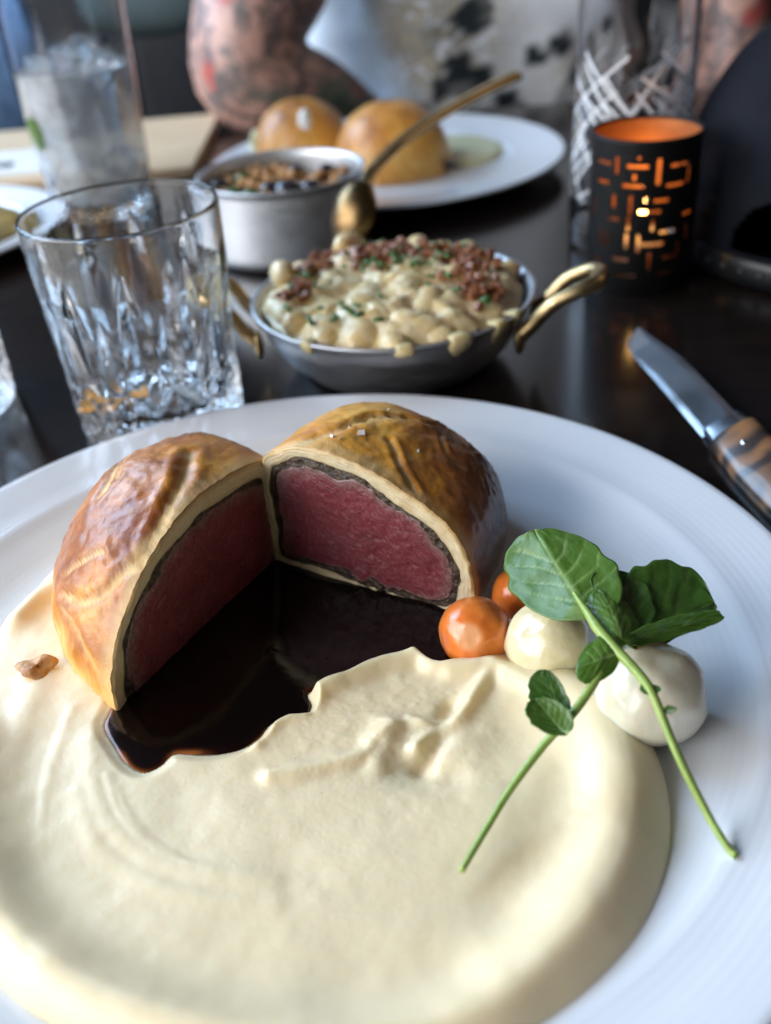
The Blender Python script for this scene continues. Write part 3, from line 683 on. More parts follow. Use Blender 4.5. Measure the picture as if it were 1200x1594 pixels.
# ------------------------------------------------------------------ watercress
def leaf(root, base, tip, left, right, mat, cup=.12, curl=.1, shape=1.0, label=None, seed=0, wavy=.03, notch=.1):
    """base, tip, left, right: world points; left/right are the widest points"""
    base, tip, left, right = [np.array(q, float) for q in (base, tip, left, right)]
    ax = tip-base; Ln = np.linalg.norm(ax); nrm = np.cross(ax, right-left); nrm /= np.linalg.norm(nrm)
    if nrm[2] < 0 and abs(nrm[2]) > .2: nrm = -nrm
    mid = base+ax*.45
    nu, nv = 44, 41; u = np.linspace(0, 1, nu); v = np.linspace(-1, 1, nv); U, Vv = np.meshgrid(u, v, indexing='ij')
    wprof = np.clip(np.sin(np.pi*np.clip(U, 0, 1)**(.72))**(.62*shape), 0, 1)
    edge = 1+wavy*np.sin(U*19+seed)+wavy*.7*np.sin(U*31+seed*2)
    W = wprof*edge
    sl = left-mid; sr = right-mid
    side = np.where(Vv[..., None] < 0, -Vv[..., None]*sl, Vv[..., None]*sr)
    back_ = -notch*ax*(np.abs(Vv)**2*(1-U)**2)[..., None]*.9
    P = base+ax*U[..., None]+side*W[..., None]+back_
    z = -cup*Ln*.5*(1-np.abs(Vv)**1.6)*W+curl*Ln*(U**2)*-.5
    # veins
    vein = np.exp(-(Vv*W/(.055*(1.05-U)))**2)*(1-.4*U)
    for k in range(4):
        u0 = -.02+.20*k
        for s in (-1, 1):
            line = u0+np.abs(Vv)*(.50-.05*k)-.10*np.abs(Vv)**2+.03*np.sin(Vv*5+seed+k); vein = np.maximum(vein, np.exp(-((U-line)/(.016-.010*np.abs(Vv)))**2)*(.8)*(s*Vv > 0)*(1-.5*np.abs(Vv)))
    z = z-vein*.014*Ln+Ln*.022*fbm(np.stack([U*4+seed, Vv*3, U*0], -1), 3)
    qu = np.sin((U-np.abs(Vv)*.26)*2*math.pi/.16)*.0022*Ln*(np.abs(Vv)*(1-np.abs(Vv)))*3
    P = P+nrm*(z+qu)[..., None]
    b = base.copy() if root is None else np.array(root.location)
    o = link('leaf', (P-b).reshape(-1, 3), gridf(nu, nv), mat, root, True, {'vein': vein.ravel()})
    sd = o.modifiers.new('thickness', 'SOLIDIFY'); sd.thickness = .00028; sd.offset = 0
    if label: o['label'] = label
    return o
def stem(root, pts, rad, name='stem', clear=True):
    P = catmull([at(*q) for q in pts], 8, False)
    if clear:
        for q in P:
            q[2] = max(q[2], mash_top(q)+rad[0]*.6+.0002)
        z = P[:, 2].copy(); z[1:-1] = np.maximum(z[1:-1], (P[:-2, 2]+P[2:, 2])/2); P[:, 2] = z
    V, F = tube(P, rad, 12); return link(name, V-np.array(root.location), F, M_STEM, root), P
r1 = empty('watercress_sprig', at(905, 940, .042), 'watercress sprig with the biggest round leaf and the long stem ending on the plate', 'watercress', 'watercress sprigs')
stem(r1, [(893, 922, .0478), (912, 950, .0465), (932, 980, .0455), (960, 1012, .0445), (1000, 1056, .0420), (1020, 1090, .0395), (1055, 1175, .030), (1098, 1262, .020), (1122, 1303, .0178), (1145, 1337, .0152)], [.0006, .00165, .0015, .00125, .00115, .0011])
leaf(r1, at(903, 938, .046), at(830, 822, .050), at(786, 900, .038), at(945, 862, .049), M_LEAF, .10, .05, .75, seed=1, notch=.22)
leaf(r1, at(890, 915, .042), at(884, 962, .037), at(848, 930, .039), at(910, 950, .040), M_LEAF, .2, .2, 1, seed=2)
leaf(r1, at(965, 998, .044), at(932, 916, .047), at(916, 962, .045), at(986, 950, .043), M_LEAF, -.18, .1, .8, seed=3)
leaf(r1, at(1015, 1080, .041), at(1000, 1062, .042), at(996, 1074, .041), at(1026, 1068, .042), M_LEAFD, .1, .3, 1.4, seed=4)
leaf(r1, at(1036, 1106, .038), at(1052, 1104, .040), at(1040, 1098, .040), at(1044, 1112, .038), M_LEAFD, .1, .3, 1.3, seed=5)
r2 = empty('watercress_sprig', at(925, 1062, .040), 'watercress sprig with the small leaf pair and a short stem lying on the mash', 'watercress', 'watercress sprigs')
stem(r2, [(955, 1010, .044), (935, 1045, .042), (915, 1078, .039), (888, 1115, .036), (848, 1158, .030), (795, 1228, .024), (760, 1285, .0205), (718, 1356, .0185)], [.0011, .0014, .0013, .0011, .0009])
leaf(r2, at(962, 1018, .044), at(898, 1040, .044), at(925, 1064, .041), at(930, 992, .046), M_LEAF, -.15, .1, .75, seed=6)
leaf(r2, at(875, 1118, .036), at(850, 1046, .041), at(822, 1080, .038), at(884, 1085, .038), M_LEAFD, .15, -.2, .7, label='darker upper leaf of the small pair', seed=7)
leaf(r2, at(878, 1140, .036), at(835, 1086, .041), at(822, 1118, .039), at(880, 1098, .040), M_LEAF, .2, .3, .75, seed=8)
r3 = empty('watercress_leaf_spray', at(975, 1000, .040), 'broad dark folded watercress leaf on the right above the turnip ball', 'watercress')
V, F = tube(catmull([at(985, 985, .041), at(972, 1000, .040), at(960, 1012, .040)], 5, False), .0009, 10); link('stem', V-np.array(r3.location), F, M_STEM, r3)
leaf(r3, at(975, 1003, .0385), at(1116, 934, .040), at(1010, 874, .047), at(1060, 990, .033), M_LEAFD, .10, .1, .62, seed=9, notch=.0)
leaf(r3, at(978, 1003, .041), at(1124, 958, .0405), at(1040, 962, .045), at(1066, 988, .0385), M_LEAF, .05, .0, .5, label='paler folded underside along the front of the leaf', seed=10, notch=0)
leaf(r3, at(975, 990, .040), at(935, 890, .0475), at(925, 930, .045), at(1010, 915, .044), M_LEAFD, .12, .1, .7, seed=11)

# ------------------------------------------------------------------ cut tumbler
def dense(pr, st):
    P = []
    for a, b in zip(pr[:-1], pr[1:]):
        k = max(1, int(math.hypot(b[0]-a[0], b[1]-a[1])/st))
        for q in range(k): P.append((a[0]+(b[0]-a[0])*q/k, a[1]+(b[1]-a[1])*q/k))
    P.append(pr[-1]); return P
def tumbler(loc, rb, rtp, h, label, rz=0, nlo=11):
    wall = .0017
    pr = [(.0001, .0022), (rb*.75, .0018), (rb*.86, .0006), (rb*.95, .0002), (rb*.985, .0012), (rb, .004), (rb*1.012, .030), (rb*1.02, .034), (rtp*.985, h*.75), (rtp, h-.0012), (rtp-.0005, h-.0003), (rtp-.0012, h),
          (rtp-.0019, h-.0003), (rtp-wall, h-.0014), (rtp-wall-.0008, h*.72), (rb-.0062, .022), (rb-.010, .0165), (rb*.5, .0152), (.0001, .0150)]
    D = dense(pr, .0009); no = int(np.argmax(np.array(D)[:, 1]))
    outer = np.arange(len(D)) < no
    def fn(R, Z, T):
        R = R.copy(); s = T*rb
        N = 10; pit = 2*math.pi/N
        d = np.zeros_like(R)
        for off, z0, z1, wm in ((0, .026, h*.86, .0068), (.5, .034, h*.66, .0046)):
            aa = ((T/pit+off) % 1-.5)*pit*rb; zz = np.clip((Z-z0)/(z1-z0), 0, 1); wv = wm*np.sin(math.pi*zz**.72)**.85+1e-6
            d = np.maximum(d, np.where((zz > 0) & (zz < 1), .0021*np.clip(1-np.abs(aa)/wv, 0, 1)*np.minimum(1, wv/.0035), 0))
        zl = Z/.036
        for sg in (-1, 1):
            ph = ((T/pit+sg*(zl-.5)*1.0) % 1-.5)*pit*rb*.72
            d = np.maximum(d, np.where((Z > .003) & (Z < .040), .0022*np.clip(1-np.abs(ph)/.0036, 0, 1)*np.clip((.040-Z)/.006, 0, 1)*np.clip((Z-.003)/.003, 0, 1), 0))
            ph = ((T/pit*2+sg*(zl-.5)*2.0+.5) % 1-.5)*pit/2*rb*.72
            d = np.maximum(d, np.where((Z > .003) & (Z < .030), .0010*np.clip(1-np.abs(ph)/.0016, 0, 1), 0))
        R = R-d*outer[:, None]*(R > rb*.9)
        # cushions between the cuts in the base zone
        R = R+.0006*np.where((Z > .004) & (Z < .034), 1, 0)*outer[:, None]*(R > rb*.9)*np.abs(np.sin(T*N))
        # star cut under the foot
        st = .0012*np.abs(np.sin(T*8))*(R < rb*.75)*(Z < .004); return R, Z+st*outer[:, None]
    V, F = lathe(D, 360, fn); o = link('cut_glass_tumbler', V, F, M_GLASS); pos(o, loc); o.rotation_euler = (0, 0, rz); tag(o, label, 'glass', 'cut-glass tumblers'); return o
q = at(258, 652, 0); tumbler((q[0], q[1], .0003), .0425, .0474, .1137, 'empty cut-crystal tumbler standing behind the plate at the left', .12)
q = at(-105, 640, 0); tumbler((q[0]+.004, q[1], .0003), .0425, .0474, .1137, 'cut-glass tumbler just reaching into the picture at the left edge', .5)

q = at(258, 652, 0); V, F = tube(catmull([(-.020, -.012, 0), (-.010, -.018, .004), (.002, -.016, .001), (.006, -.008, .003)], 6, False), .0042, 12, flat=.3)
t = NT('orange_glint'); t.P(Base_Color=(.95, .42, .02), Roughness=.4, Normal=t.bump(t.noise(500, 3), .0003))  # orange piece added in place of a glint in the cut glass base
o = link('orange_glint', V, F, t.m); pos(o, (q[0]-.016, q[1]-.004, .0185)); tag(o, 'added orange-yellow glint built as a peel at the bottom of the front tumbler', 'sliver')

# ------------------------------------------------------------------ tall glass with iced drink, left
q = at(165, 325, 0); hb = np.array([q[0], q[1], .0003]); Hh = .195
pr = [(.0001, .001), (.040, .0008), (.0435, .0006), (.0443, .003), (.0446, .02), (.0497, .124), (.0515, Hh-.001), (.0508, Hh), (.0500, Hh-.001), (.0480, .124), (.0425, .014), (.040, .0105), (.0001, .010)]
D = dense(pr, .0012); no = int(np.argmax(np.array(D)[:, 1])); om = (np.arange(len(D)) < no)[:, None]
def fn(R, Z, T):
    d = np.zeros_like(R)
    for sg in (-1, 1):
        ph = ((T/(2*math.pi)*12+sg*Z/.030) % 1-.5)*.0225; d = np.maximum(d, .0018*np.clip(1-np.abs(ph)/.0035, 0, 1)*(Z < .045)*(Z > .004))
    return R-d*om*(R > .04), Z
V, F = lathe(D, 200, fn); o = link('highball_glass', V, F, M_GLASS); pos(o, hb); tag(o, 'tall glass of iced pale drink with mint behind the tumbler at top left', 'glass')
V, F = lathe(dense([(.0001, .0112), (.0398, .0112), (.0420, .0150), (.0472, .1165), (.0474, .1172), (.0001, .1166)], .004), 64); o = link('iced_drink', V, F, M_DRINK); pos(o, hb); tag(o, 'cloudy pale sparkling drink filling the tall left glass', 'drink')
lab = ['ice cube poking out of the drink at the right of the tall glass', 'ice cube poking out of the drink near the middle of the tall glass', 'tilted ice cube at the left of the drink surface', 'ice cube high against the back of the tall glass']
for k, (dx, dy, z, s, a) in enumerate([(.024, -.014, .118, .026, .4), (-.002, -.002, .121, .024, 1.0), (-.026, -.010, .117, .022, .2), (.004, .024, .122, .024, .8)]):
    V, F = box(s, s, s*.9); o = link('ice_cube', V, F, M_ICE, None, True); bevel(o, .004, 3); pos(o, hb+[dx, dy, z]); o.rotation_euler = (a, a*1.3, a*2); tag(o, lab[k], 'ice cube', 'ice cubes in the tall left glass')
rm = empty('mint_leaf', hb+[-.040, -.024, .078], 'green mint leaf pressed against the left side of the tall iced glass', 'mint')
bb = hb+np.array([-.0330, -.0330, .062]); leaf(rm, bb, bb+[-.002, -.002, .026], bb+[-.008, .006, .013], bb+[.008, -.004, .013], M_LEAF, .1, .1, 1)

# ------------------------------------------------------------------ empty tall glass with criss-cross cuts, right
q = at(972, 370, 0); hr = np.array([q[0], q[1], .0003])
pr = [(.0001, .001), (.036, .0008), (.0395, .0006), (.0405, .003), (.0408, .02), (.0390, .09), (.0385, .169), (.0378, .170), (.0371, .169), (.0374, .09), (.0382, .018), (.034, .0145), (.0001, .014)]
D = dense(pr, .0011); no = int(np.argmax(np.array(D)[:, 1])); Rp = np.array(D)
th = np.arange(300)*2*math.pi/300; TT, ZZ = np.meshgrid(th, Rp[:, 1]); etch = np.zeros_like(TT)
for k in range(64):
    a0 = (k//2)/32*2*math.pi+rng.uniform(-.08, .08); z0 = rng.uniform(.040, .106); sl = rng.uniform(.55, 1.5)*(1 if k % 2 else -1); L_ = rng.uniform(.026, .044)
    du = ((TT-a0+math.pi) % (2*math.pi)-math.pi)*.04; dz = ZZ-z0; c_, s_ = 1/math.hypot(1, sl), sl/math.hypot(1, sl)
    al = du*c_+dz*s_; pe = -du*s_+dz*c_; etch = np.maximum(etch, np.clip(1.5-np.abs(pe)/.00065, 0, 1)*(np.abs(al) < L_)*(ZZ > .012)*(ZZ < .128))
etch *= (np.arange(len(D)) < no)[:, None]*(Rp[:, 0][:, None] > .038)
V, F = lathe(D, 300, lambda R, Z, T: (R-.0007*etch, Z)); o = link('highball_glass', V, F, M_ETCH, None, True, {'etch': etch.ravel()}); pos(o, hr)
tag(o, 'empty tall glass with criss-cross cut lines standing behind the candle holder', 'glass')

# ------------------------------------------------------------------ pierced candle holder
q = at(990, 432, 0); cp = np.array([q[0], q[1], .0003]); rc, hc = .0330, .0935
nth, nz_ = 420, 190; th = np.arange(nth)*2*math.pi/nth; zz = np.linspace(0, hc, nz_)
slots = []
fa = math.atan2(-cp[1], -cp[0])
def addslot(u, z, L_, vert): slots.append((u, z, L_, vert))
# pattern as seen in front: pixel offsets turned into arc length and height
for (px_, py_, ln, vt) in [(960, 258, 30, 1), (995, 242, 15, 1), (992, 260, 38, 0), (1026, 268, 46, 1), (987, 277, 12, 1), (985, 290, 40, 0), (940, 252, 34, 0), (1060, 256, 38, 0), (938, 282, 30, 0), (1052, 287, 36, 0), (955, 313, 24, 1), (981, 320, 32, 1), (1006, 311, 12, 1),
                           (1030, 313, 28, 0), (1012, 330, 40, 0), (952, 340, 28, 0), (977, 348, 26, 1), (974, 376, 28, 1), (934, 370, 34, 1), (944, 372, 26, 1), (1016, 352, 22, 1), (1040, 360, 34, 0), (1014, 381, 44, 0), (964, 404, 32, 0), (1042, 399, 30, 0), (1010, 408, 34, 1), (972, 428, 40, 0), (1032, 424, 28, 0), (1070, 330, 30, 0), (1072, 270, 30, 1), (1068, 360, 30, 1), (925, 320, 36, 1), (928, 400, 24, 0), (1055, 385, 24, 1)]:
    r_ = ray(px_, py_); o_ = np.array([0, 0, CH])-cp; a_ = r_[0]**2+r_[1]**2; b_ = 2*(o_[0]*r_[0]+o_[1]*r_[1]); c_ = o_[0]**2+o_[1]**2-rc**2
    disc = b_*b_-4*a_*c_
    if disc < 0: continue
    t_ = (-b_-math.sqrt(disc))/(2*a_); P_ = o_+r_*t_; slots.append((math.atan2(P_[1], P_[0]), P_[2], ln*.00035, vt))
T0 = at(978, 538, 0); fl = np.array([cp[0], cp[1]]); d2 = fl-T0[:2]; dist_ = np.linalg.norm(d2); el_ = CH/np.linalg.norm(T0[:2])
slots.append((math.atan2(-d2[1], -d2[0]), el_*(dist_-rc), .012, 1))
flz = el_*dist_
for k in range(60):
    u = rng.uniform(0, 2*math.pi)
    if abs((u-fa+math.pi) % (2*math.pi)-math.pi) > 1.45: slots.append((u, rng.uniform(.01, .08), rng.uniform(.008, .019), int(rng.integers(0, 2))))
TT, ZZ = np.meshgrid(th, zz); hole = np.zeros(TT.shape, bool)
for u, z, L_, vt in slots:
    du = ((TT-u+math.pi) % (2*math.pi)-math.pi)*rc; dz = ZZ-z
    al, pe = (dz, du) if vt else (du, dz); hw = .00125
    hole |= (np.hypot(np.maximum(np.abs(al)-(L_/2-hw), 0), pe) < hw)
hole &= (ZZ < hc-.008) & (ZZ > .003)
F = gridf(nz_, nth, False, True, flip=True); keep = ~(hole.ravel()[F].sum(1) >= 3)
V = np.stack([rc*np.cos(TT), rc*np.sin(TT), ZZ], -1).reshape(-1, 3)
ch = empty('candle_holder', cp, 'black pierced metal candle holder with copper lining and a glowing candle, at the right', 'candle holder')
link('pierced_shell', V, F[keep], M_BLACKMET, ch)
V2 = np.stack([(rc-.0009)*np.cos(TT), (rc-.0009)*np.sin(TT), ZZ], -1).reshape(-1, 3); link('copper_lining', V2, F[keep][:, ::-1], M_COPPER, ch)
V, F = lathe([(rc-.0014, hc-.001), (rc-.0012, hc+.0006), (rc+.0002, hc+.0008), (rc+.0006, hc), (rc+.0004, hc-.003)], 96); link('rim', V, F, M_BLACKMET, ch)
V, F = lathe([(.0001, .003), (rc-.0015, .003), (rc-.001, .001), (.0001, .0006)], 64); link('base', V, F, M_BLACKMET, ch)
tl = empty('tealight', cp+[0, 0, .0035], 'lit tealight burning inside the black pierced holder', 'candle')
V, F = lathe([(.0001, .024), (.015, .0245), (.0188, .026), (.019, .001), (.0001, 0)], 48); link('wax', V, F, M_WAX, tl)
V, F = tube([(0, 0, .024), (0, 0, .033)], .0006, 6); link('wick', V, F, M_BLACKMET, tl)
V, F = lathe([(.0001, .031), (.0022, .0335), (.0035, .038), (.0028, .044), (.0012, .050), (.0001, .054)], 24); link('flame', V, F, M_FLAME, tl)
l = bpy.data.lights.new('candle_light', 'POINT'); l.energy = .040; l.color = (1, .50, .16); l.shadow_soft_size = .004
o = bpy.data.objects.new('candle_light', l); C.objects.link(o); o.location = Vector((cp[0], cp[1], .062))

# ------------------------------------------------------------------ saucepan with vegetables
q = at(452, 385, 0); pp = np.array([q[0], q[1], .0003]); rp, hp = .0605, .0575
sp = empty('small_saucepan', pp, 'straight-sided brushed aluminium pot of browned mushrooms behind the macaroni pan', 'pot')
V, F = lathe(dense([(.0001, .0008), (rp-.006, .0006), (rp-.001, .003), (rp, .008), (rp, hp-.002), (rp+.0016, hp-.0008), (rp+.0018, hp), (rp+.0008, hp+.0006), (rp-.0012, hp), (rp-.0020, hp-.002), (rp-.002, .008), (rp-.006, .003), (.0001, .003)], .004), 128); link('body', V, F, M_ALU, sp)
hs = empty('mushroom_hash', pp+[0, 0, .040], 'browned crumble with dark mushrooms filling the aluminium pot', 'side dish')
V, F = sphere(60, 24); V = V*[rp-.003, rp-.003, .006]; V[:, 2] += .002*fbm(V*90, 3); link('crumble', V, F, M_HASH, hs)
bits = []
for k in range(150):
    a = rng.uniform(0, 6.283); r = (rp-.009)*math.sqrt(rng.uniform(0, 1)); s = rng.uniform(.0025, .0055); v, f = sphere(8, 6); v = v*[s, s*.8, s*.7]*(1+.25*rng.standard_normal((len(v), 1))*.5)+[r*math.cos(a), r*math.sin(a), .005+rng.uniform(0, .004)]; bits.append((v, f))
V, F = join(bits); o = link('crumb_topping', V, F, M_HASH, hs); o['kind'] = 'stuff'
for k, (dx, dy, s, mm) in enumerate([(.006, -.022, .011, M_OLIVE), (-.006, -.018, .010, M_OLIVE), (.022, -.020, .009, M_OLIVE), (.033, .020, .009, M_OLIVE), (-.020, -.030, .009, M_GREEN), (-.033, -.020, .008, M_GREEN), (.030, -.036, .008, M_OLIVE), (-.046, .004, .008, M_OLIVE), (.010, .030, .007, M_OLIVE), (-.030, .020, .007, M_GREEN), (.046, -.006, .006, M_OLIVE)]):
    v, f = sphere(20, 12); v = v*[s, s*.85, s*.7]*(1+.10*fbm(v*2+k, 2))[:, None]+[dx, dy, .008]; link('mushroom' if mm is M_OLIVE else 'greens', v, f, mm, hs)

# ------------------------------------------------------------------ gratin pan with macaroni
q = at(622, 560, 0); gp = np.array([q[0]-.001, q[1]+.004, .0003]); rg, hg = .0780, .0405
gpan = empty('gratin_pan', gp, 'round worn aluminium gratin pan with two brass handles, behind the large plate', 'pan')
V, F = lathe(dense([(.0001, .0008), (.048, .0006), (.054, .002), (.066, .014), (.0735, .027), (rg-.001, hg-.003), (rg+.0012, hg-.0010), (rg+.0016, hg), (rg+.0006, hg+.0006), (rg-.0014, hg-.0004), (rg-.0035, hg-.004), (.0712, .028), (.064, .0165), (.052, .0042), (.0001, .0035)], .003), 160); link('body', V, F, M_ALUD, gpan)
def handle(ang, name='handle', ext=.034, rise=.014, sp=.0175):
    ca, sa = math.cos(ang), math.sin(ang); ex = np.array([ca, sa, 0]); ey = np.array([-sa, ca, 0]); ez = np.array([0, 0, 1.])
    half = [(.000, 1.0, -.012), (.006, .95, -.006), (ext*.45, 1.0, rise*.4), (ext*.80, .82, rise*.9), (ext*.98, .42, rise)]
    pts = [ex*(rg+u)+ey*sp*v+ez*(hg+z) for u, v, z in half]+[ex*(rg+ext)+ez*(hg+rise)]+[ex*(rg+u)-ey*sp*v+ez*(hg+z) for u, v, z in half[::-1]]
    V, F = tube(catmull(pts, 8, False), [.0046, .0038, .0038, .0044, .0050, .0044, .0038, .0038, .0046], 14); h_ = link(name, V, F, M_BRASS, gpan)
    for s in (-1, 1):
        v, f = sphere(14, 10); v = v*[.0030, .0060, .0085]; Rz = np.array(Matrix.Rotation(ang, 3, 'Z')); v = v@Rz.T+ex*(rg-.001)+ey*sp*s+ez*(hg-.015); link('rivet_plate', v, f, M_BRASS, h_)
    return h_
e1 = at(895, 445, .05)-gp; handle(math.atan2(e1[1], e1[0]), rise=.014, ext=.036)
e2 = at(385, 450, .05)-gp; handle(math.atan2(e2[1], e2[0]), rise=.010, ext=.027, sp=.021)
mcr = empty('macaroni_cheese', gp+[0, 0, .034], 'baked macaroni cheese topped with bacon bits and chopped chives in the gratin pan', 'macaroni cheese')
rm_ = .0705
def mound(x, y):
    r = np.hypot(x, y)/rm_; return .003+.0120*np.clip(1-r**3, 0, 1)*.75
mac_meshes = []
for k in range(4):
    ar = rng.uniform(1.6, 2.4); R_ = .0085; th = np.linspace(-ar/2, ar/2, 10)
    V, F = tube(np.stack([R_*np.sin(th), R_*np.cos(th)-R_*.8, 0*th], -1), [.0035, .0052, .0056, .0054, .0056, .0052, .0035], 12)
    V = V*(1+.12*fbm(V*200+k*5, 2))[:, None]
    o = link('macaroni', V, F, M_MAC, mcr); mac_meshes.append(o)
spots = []
tries = 0
while len(spots) < 78 and tries < 9000:
    tries += 1; a = rng.uniform(0, 6.283); r = (rm_-.006)*math.sqrt(rng.uniform(0, 1)); x, y = r*math.cos(a), r*math.sin(a)
    if all((x-u)**2+(y-v)**2 > .0130**2 for u, v in spots): spots.append((x, y))
R1, T1 = np.meshgrid(np.linspace(.0005, rm_+.0015, 90), np.arange(240)*2*math.pi/240, indexing='ij'); gx = (R1*np.cos(T1)).ravel(); gy = (R1*np.sin(T1)).ravel(); gz = mound(gx, gy)-.001
for u, v in spots:
    a = rng.uniform(0, 3.14); dx = gx-u; dy = gy-v; e1_ = (dx*math.cos(a)+dy*math.sin(a))/.0105; e2_ = (-dx*math.sin(a)+dy*math.cos(a))/.0070
    gz = gz+np.exp(-(e1_**2+e2_**2)**1.4)*.0062*rng.uniform(.7, 1.4)
gz = gz+.0010*fbm(np.stack([gx*210, gy*210, gx*0], -1), 3)
link('cheese_sauce', np.stack([gx, gy, gz], -1), gridf(90, 240, False, True), M_MAC, mcr)
for k, (x, y) in enumerate(spots):
    o = mac_meshes[k] if k < 4 else mac_meshes[k % 4].copy()
    if k >= 4: C.objects.link(o); o.parent = mcr
    o.location = (x, y, float(mound(x, y))+rng.uniform(-.0045, -.0008)); o.rotation_euler = (rng.uniform(-.6, .6), rng.uniform(-.6, .6), rng.uniform(0, 6.28)); s = rng.uniform(1.25, 1.8); o.scale = (s, s, s*.9)
for k, (x, y) in enumerate([(-.022, .058), (-.060, .020)]):
    o = mac_meshes[k].copy(); C.objects.link(o); o.parent = mcr; o.location = (x, y, .013-.002*k); o.rotation_euler = (1.2, .4, .7+k)
def ontop(x, y, extra=0): return float(mound(x, y))+extra+.0012
bm = []
for k in range(3):
    v, f = box(1, .8, .7); v = v*(1+.25*rng.standard_normal(v.shape))*.0046; o = link('bacon_bit', v, f, M_BACON, mcr, False); bevel(o, .0006, 2); bm.append(o)
clust = [(-.032, .036, .016), (-.012, .040, .014), (.005, .034, .012), (.045, .010, .013), (.050, .022, .010), (.030, .018, .010), (-.045, .022, .012), (.015, .040, .012), (.040, -.010, .010), (-.008, .020, .014), (.045, -.030, .010), (-.055, -.010, .008)]
for k in range(320):
    cx_, cy_, cr = clust[int(rng.integers(0, len(clust)))]; x = cx_+rng.normal()*cr*.7; y = cy_+rng.normal()*cr*.6
    if math.hypot(x, y) > rm_-.003: continue
    o = bm[k] if k < 3 else bm[k % 3].copy()
    if k >= 3: C.objects.link(o); o.parent = mcr
    o.location = (x, y, ontop(x, y, .0055+rng.uniform(-.001, .0022))); o.rotation_euler = tuple(rng.uniform(0, 6.28, 3)); s = rng.uniform(.55, 1.25); o.scale = (s, s, s)
v, f = tube([(-.0018, 0, 0), (.0018, 0, .0002)], .0008, 8); cvm = None
cl2 = [(.012, .012), (.018, .005), (.030, .030), (-.006, .012), (-.040, -.040), (-.028, -.046), (-.015, -.052), (.030, .010), (.020, -.020), (-.010, .048), (.045, .035), (-.030, .010), (.004, .000), (.040, -.040), (-.050, .000)]
for k in range(72):
    cx_, cy_ = cl2[int(rng.integers(0, len(cl2)))]; x = cx_+rng.normal()*.007; y = cy_+rng.normal()*.006
    if math.hypot(x, y) > rm_-.004: continue
    if cvm is None: o = link('chive_piece', v, f, M_CHIVE, mcr); cvm = o
    else: o = cvm.copy(); C.objects.link(o); o.parent = mcr
    o.location = (x, y, ontop(x, y, .0068+rng.uniform(-.0005, .0015))); o.rotation_euler = (rng.uniform(-.5, .5), rng.uniform(-.5, .5), rng.uniform(0, 6.28)); s = rng.uniform(.8, 1.8); o.scale = (s, s, s)
# cheese drips over the front of the rim
for px_, L_, wd in ((-.85, .012, .0045), (-2.22, .006, .0032), (-1.55, .004, .0045), (-1.18, .010, .0060), (-.66, .007, .004)):
    a = px_; ex = np.array([math.cos(a), math.sin(a), 0]); pts = [ex*(rg-.006)+[0, 0, .006], ex*(rg+.0006)+[0, 0, .0072], ex*(rg+.0008)+[0, 0, .004], ex*(rg-.0005-L_*.30)+[0, 0, .004-L_*.8]]
    V, F = tube(catmull(pts, 6, False), [wd*.8, wd, wd, wd*1.1, wd*.3], 12, flat=.30, upv=(0, 0, 1)); link('cheese_drip', V, F, M_CHEESE, mcr)

# ------------------------------------------------------------------ gold spoon leaning on the pot
sn = empty('gold_spoon', at(545, 350, .042), 'long-handled gold serving spoon leaning across the aluminium pot rim', 'spoon')
so = np.array(sn.location)
hpts = [atY(548, 335, .625), atY(563, 300, .640), atY(582, 262, .662), atY(625, 220, .700), atY(690, 176, .740), atY(750, 143, .775), atY(803, 118, .800)]
V, F = tube(catmull(hpts, 8, False)-so, [.0075, .0052, .0048, .0052, .0058, .0062, .0070], 16, flat=.6); link('handle', V, F, M_GOLD, sn)
V, F = sphere(36, 24); V = V.copy(); V[:, 2] = np.where(V[:, 2] > 0, V[:, 2]*-.55+.0, V[:, 2]); V = V*[.0165, .0225, .012]
bc = (atY(553, 335, .622)-so); Rm = np.array(Matrix.Rotation(math.radians(-38), 3, 'Z')@Matrix.Rotation(math.radians(62), 3, 'X')@Matrix.Rotation(math.radians(180), 3, 'Y')); link('bowl', V@Rm.T+bc, F, M_DKBRASS, sn)

# ------------------------------------------------------------------ far plate and food
q = at(600, 236, .02); fp = make_plate('dinner_plate', .162, .118, .100, .006, .012, .0185, 'white plate with two small browned domes and puree, across the table'); pos(fp, (q[0], q[1], .0))
fpc = np.array([q[0], q[1], 0])
def fardome(x, y, r, h, label, seed, D_=.985):
    p = at(x, y, .006); V, F = sphere(64, 40); V = V.copy(); V = np.sign(V)*np.abs(V)**.90; low = np.clip(.5-V[:, 2]*.8, 0, 1)*.9
    V = V*[r, r, h]*(1+.03*fbm(V*2.5+seed, 3))[:, None]; V[:, 2] = np.maximum(V[:, 2], 0)
    V[:, :2] *= (1+.04*(V[:, 2:3] < h*.2)); o = link('baked_pastry_dome', V, F, M_FARCRUST, None, True, {'low': low}); pos(o, (p[0], p[1], .006)); tag(o, label, 'pastry', 'pastry domes on the far plate')
fardome(473, 238, .047, .050, 'left browned pastry dome on the far plate, behind the pot', 1)
fardome(612, 262, .053, .058, 'right browned pastry dome on the far plate, behind the gold spoon', 5)
p = at(735, 232, .008); V, F = lathe([(.0001, .006), (.03, .0058), (.042, .0045), (.047, .001), (.047, 0)], 64, lambda R, Z, T: (R*(1+.05*np.sin(2*T+1)), Z)); V[:, 0] *= .92; V[:, 1] *= 1.25
o = link('puree_pool', V, F, M_PUREE); pos(o, (p[0]-.012, p[1], .0062)); tag(o, 'pale green-yellow puree on the far plate right of the domes', 'puree')
p = at(694, 256, .013); v, f = sphere(16, 10); o = link('sauce_drop', v*[.009, .007, .004], f, M_OLIVE); pos(o, p); tag(o, 'dark blob of sauce at the foot of the right far dome', 'sauce')
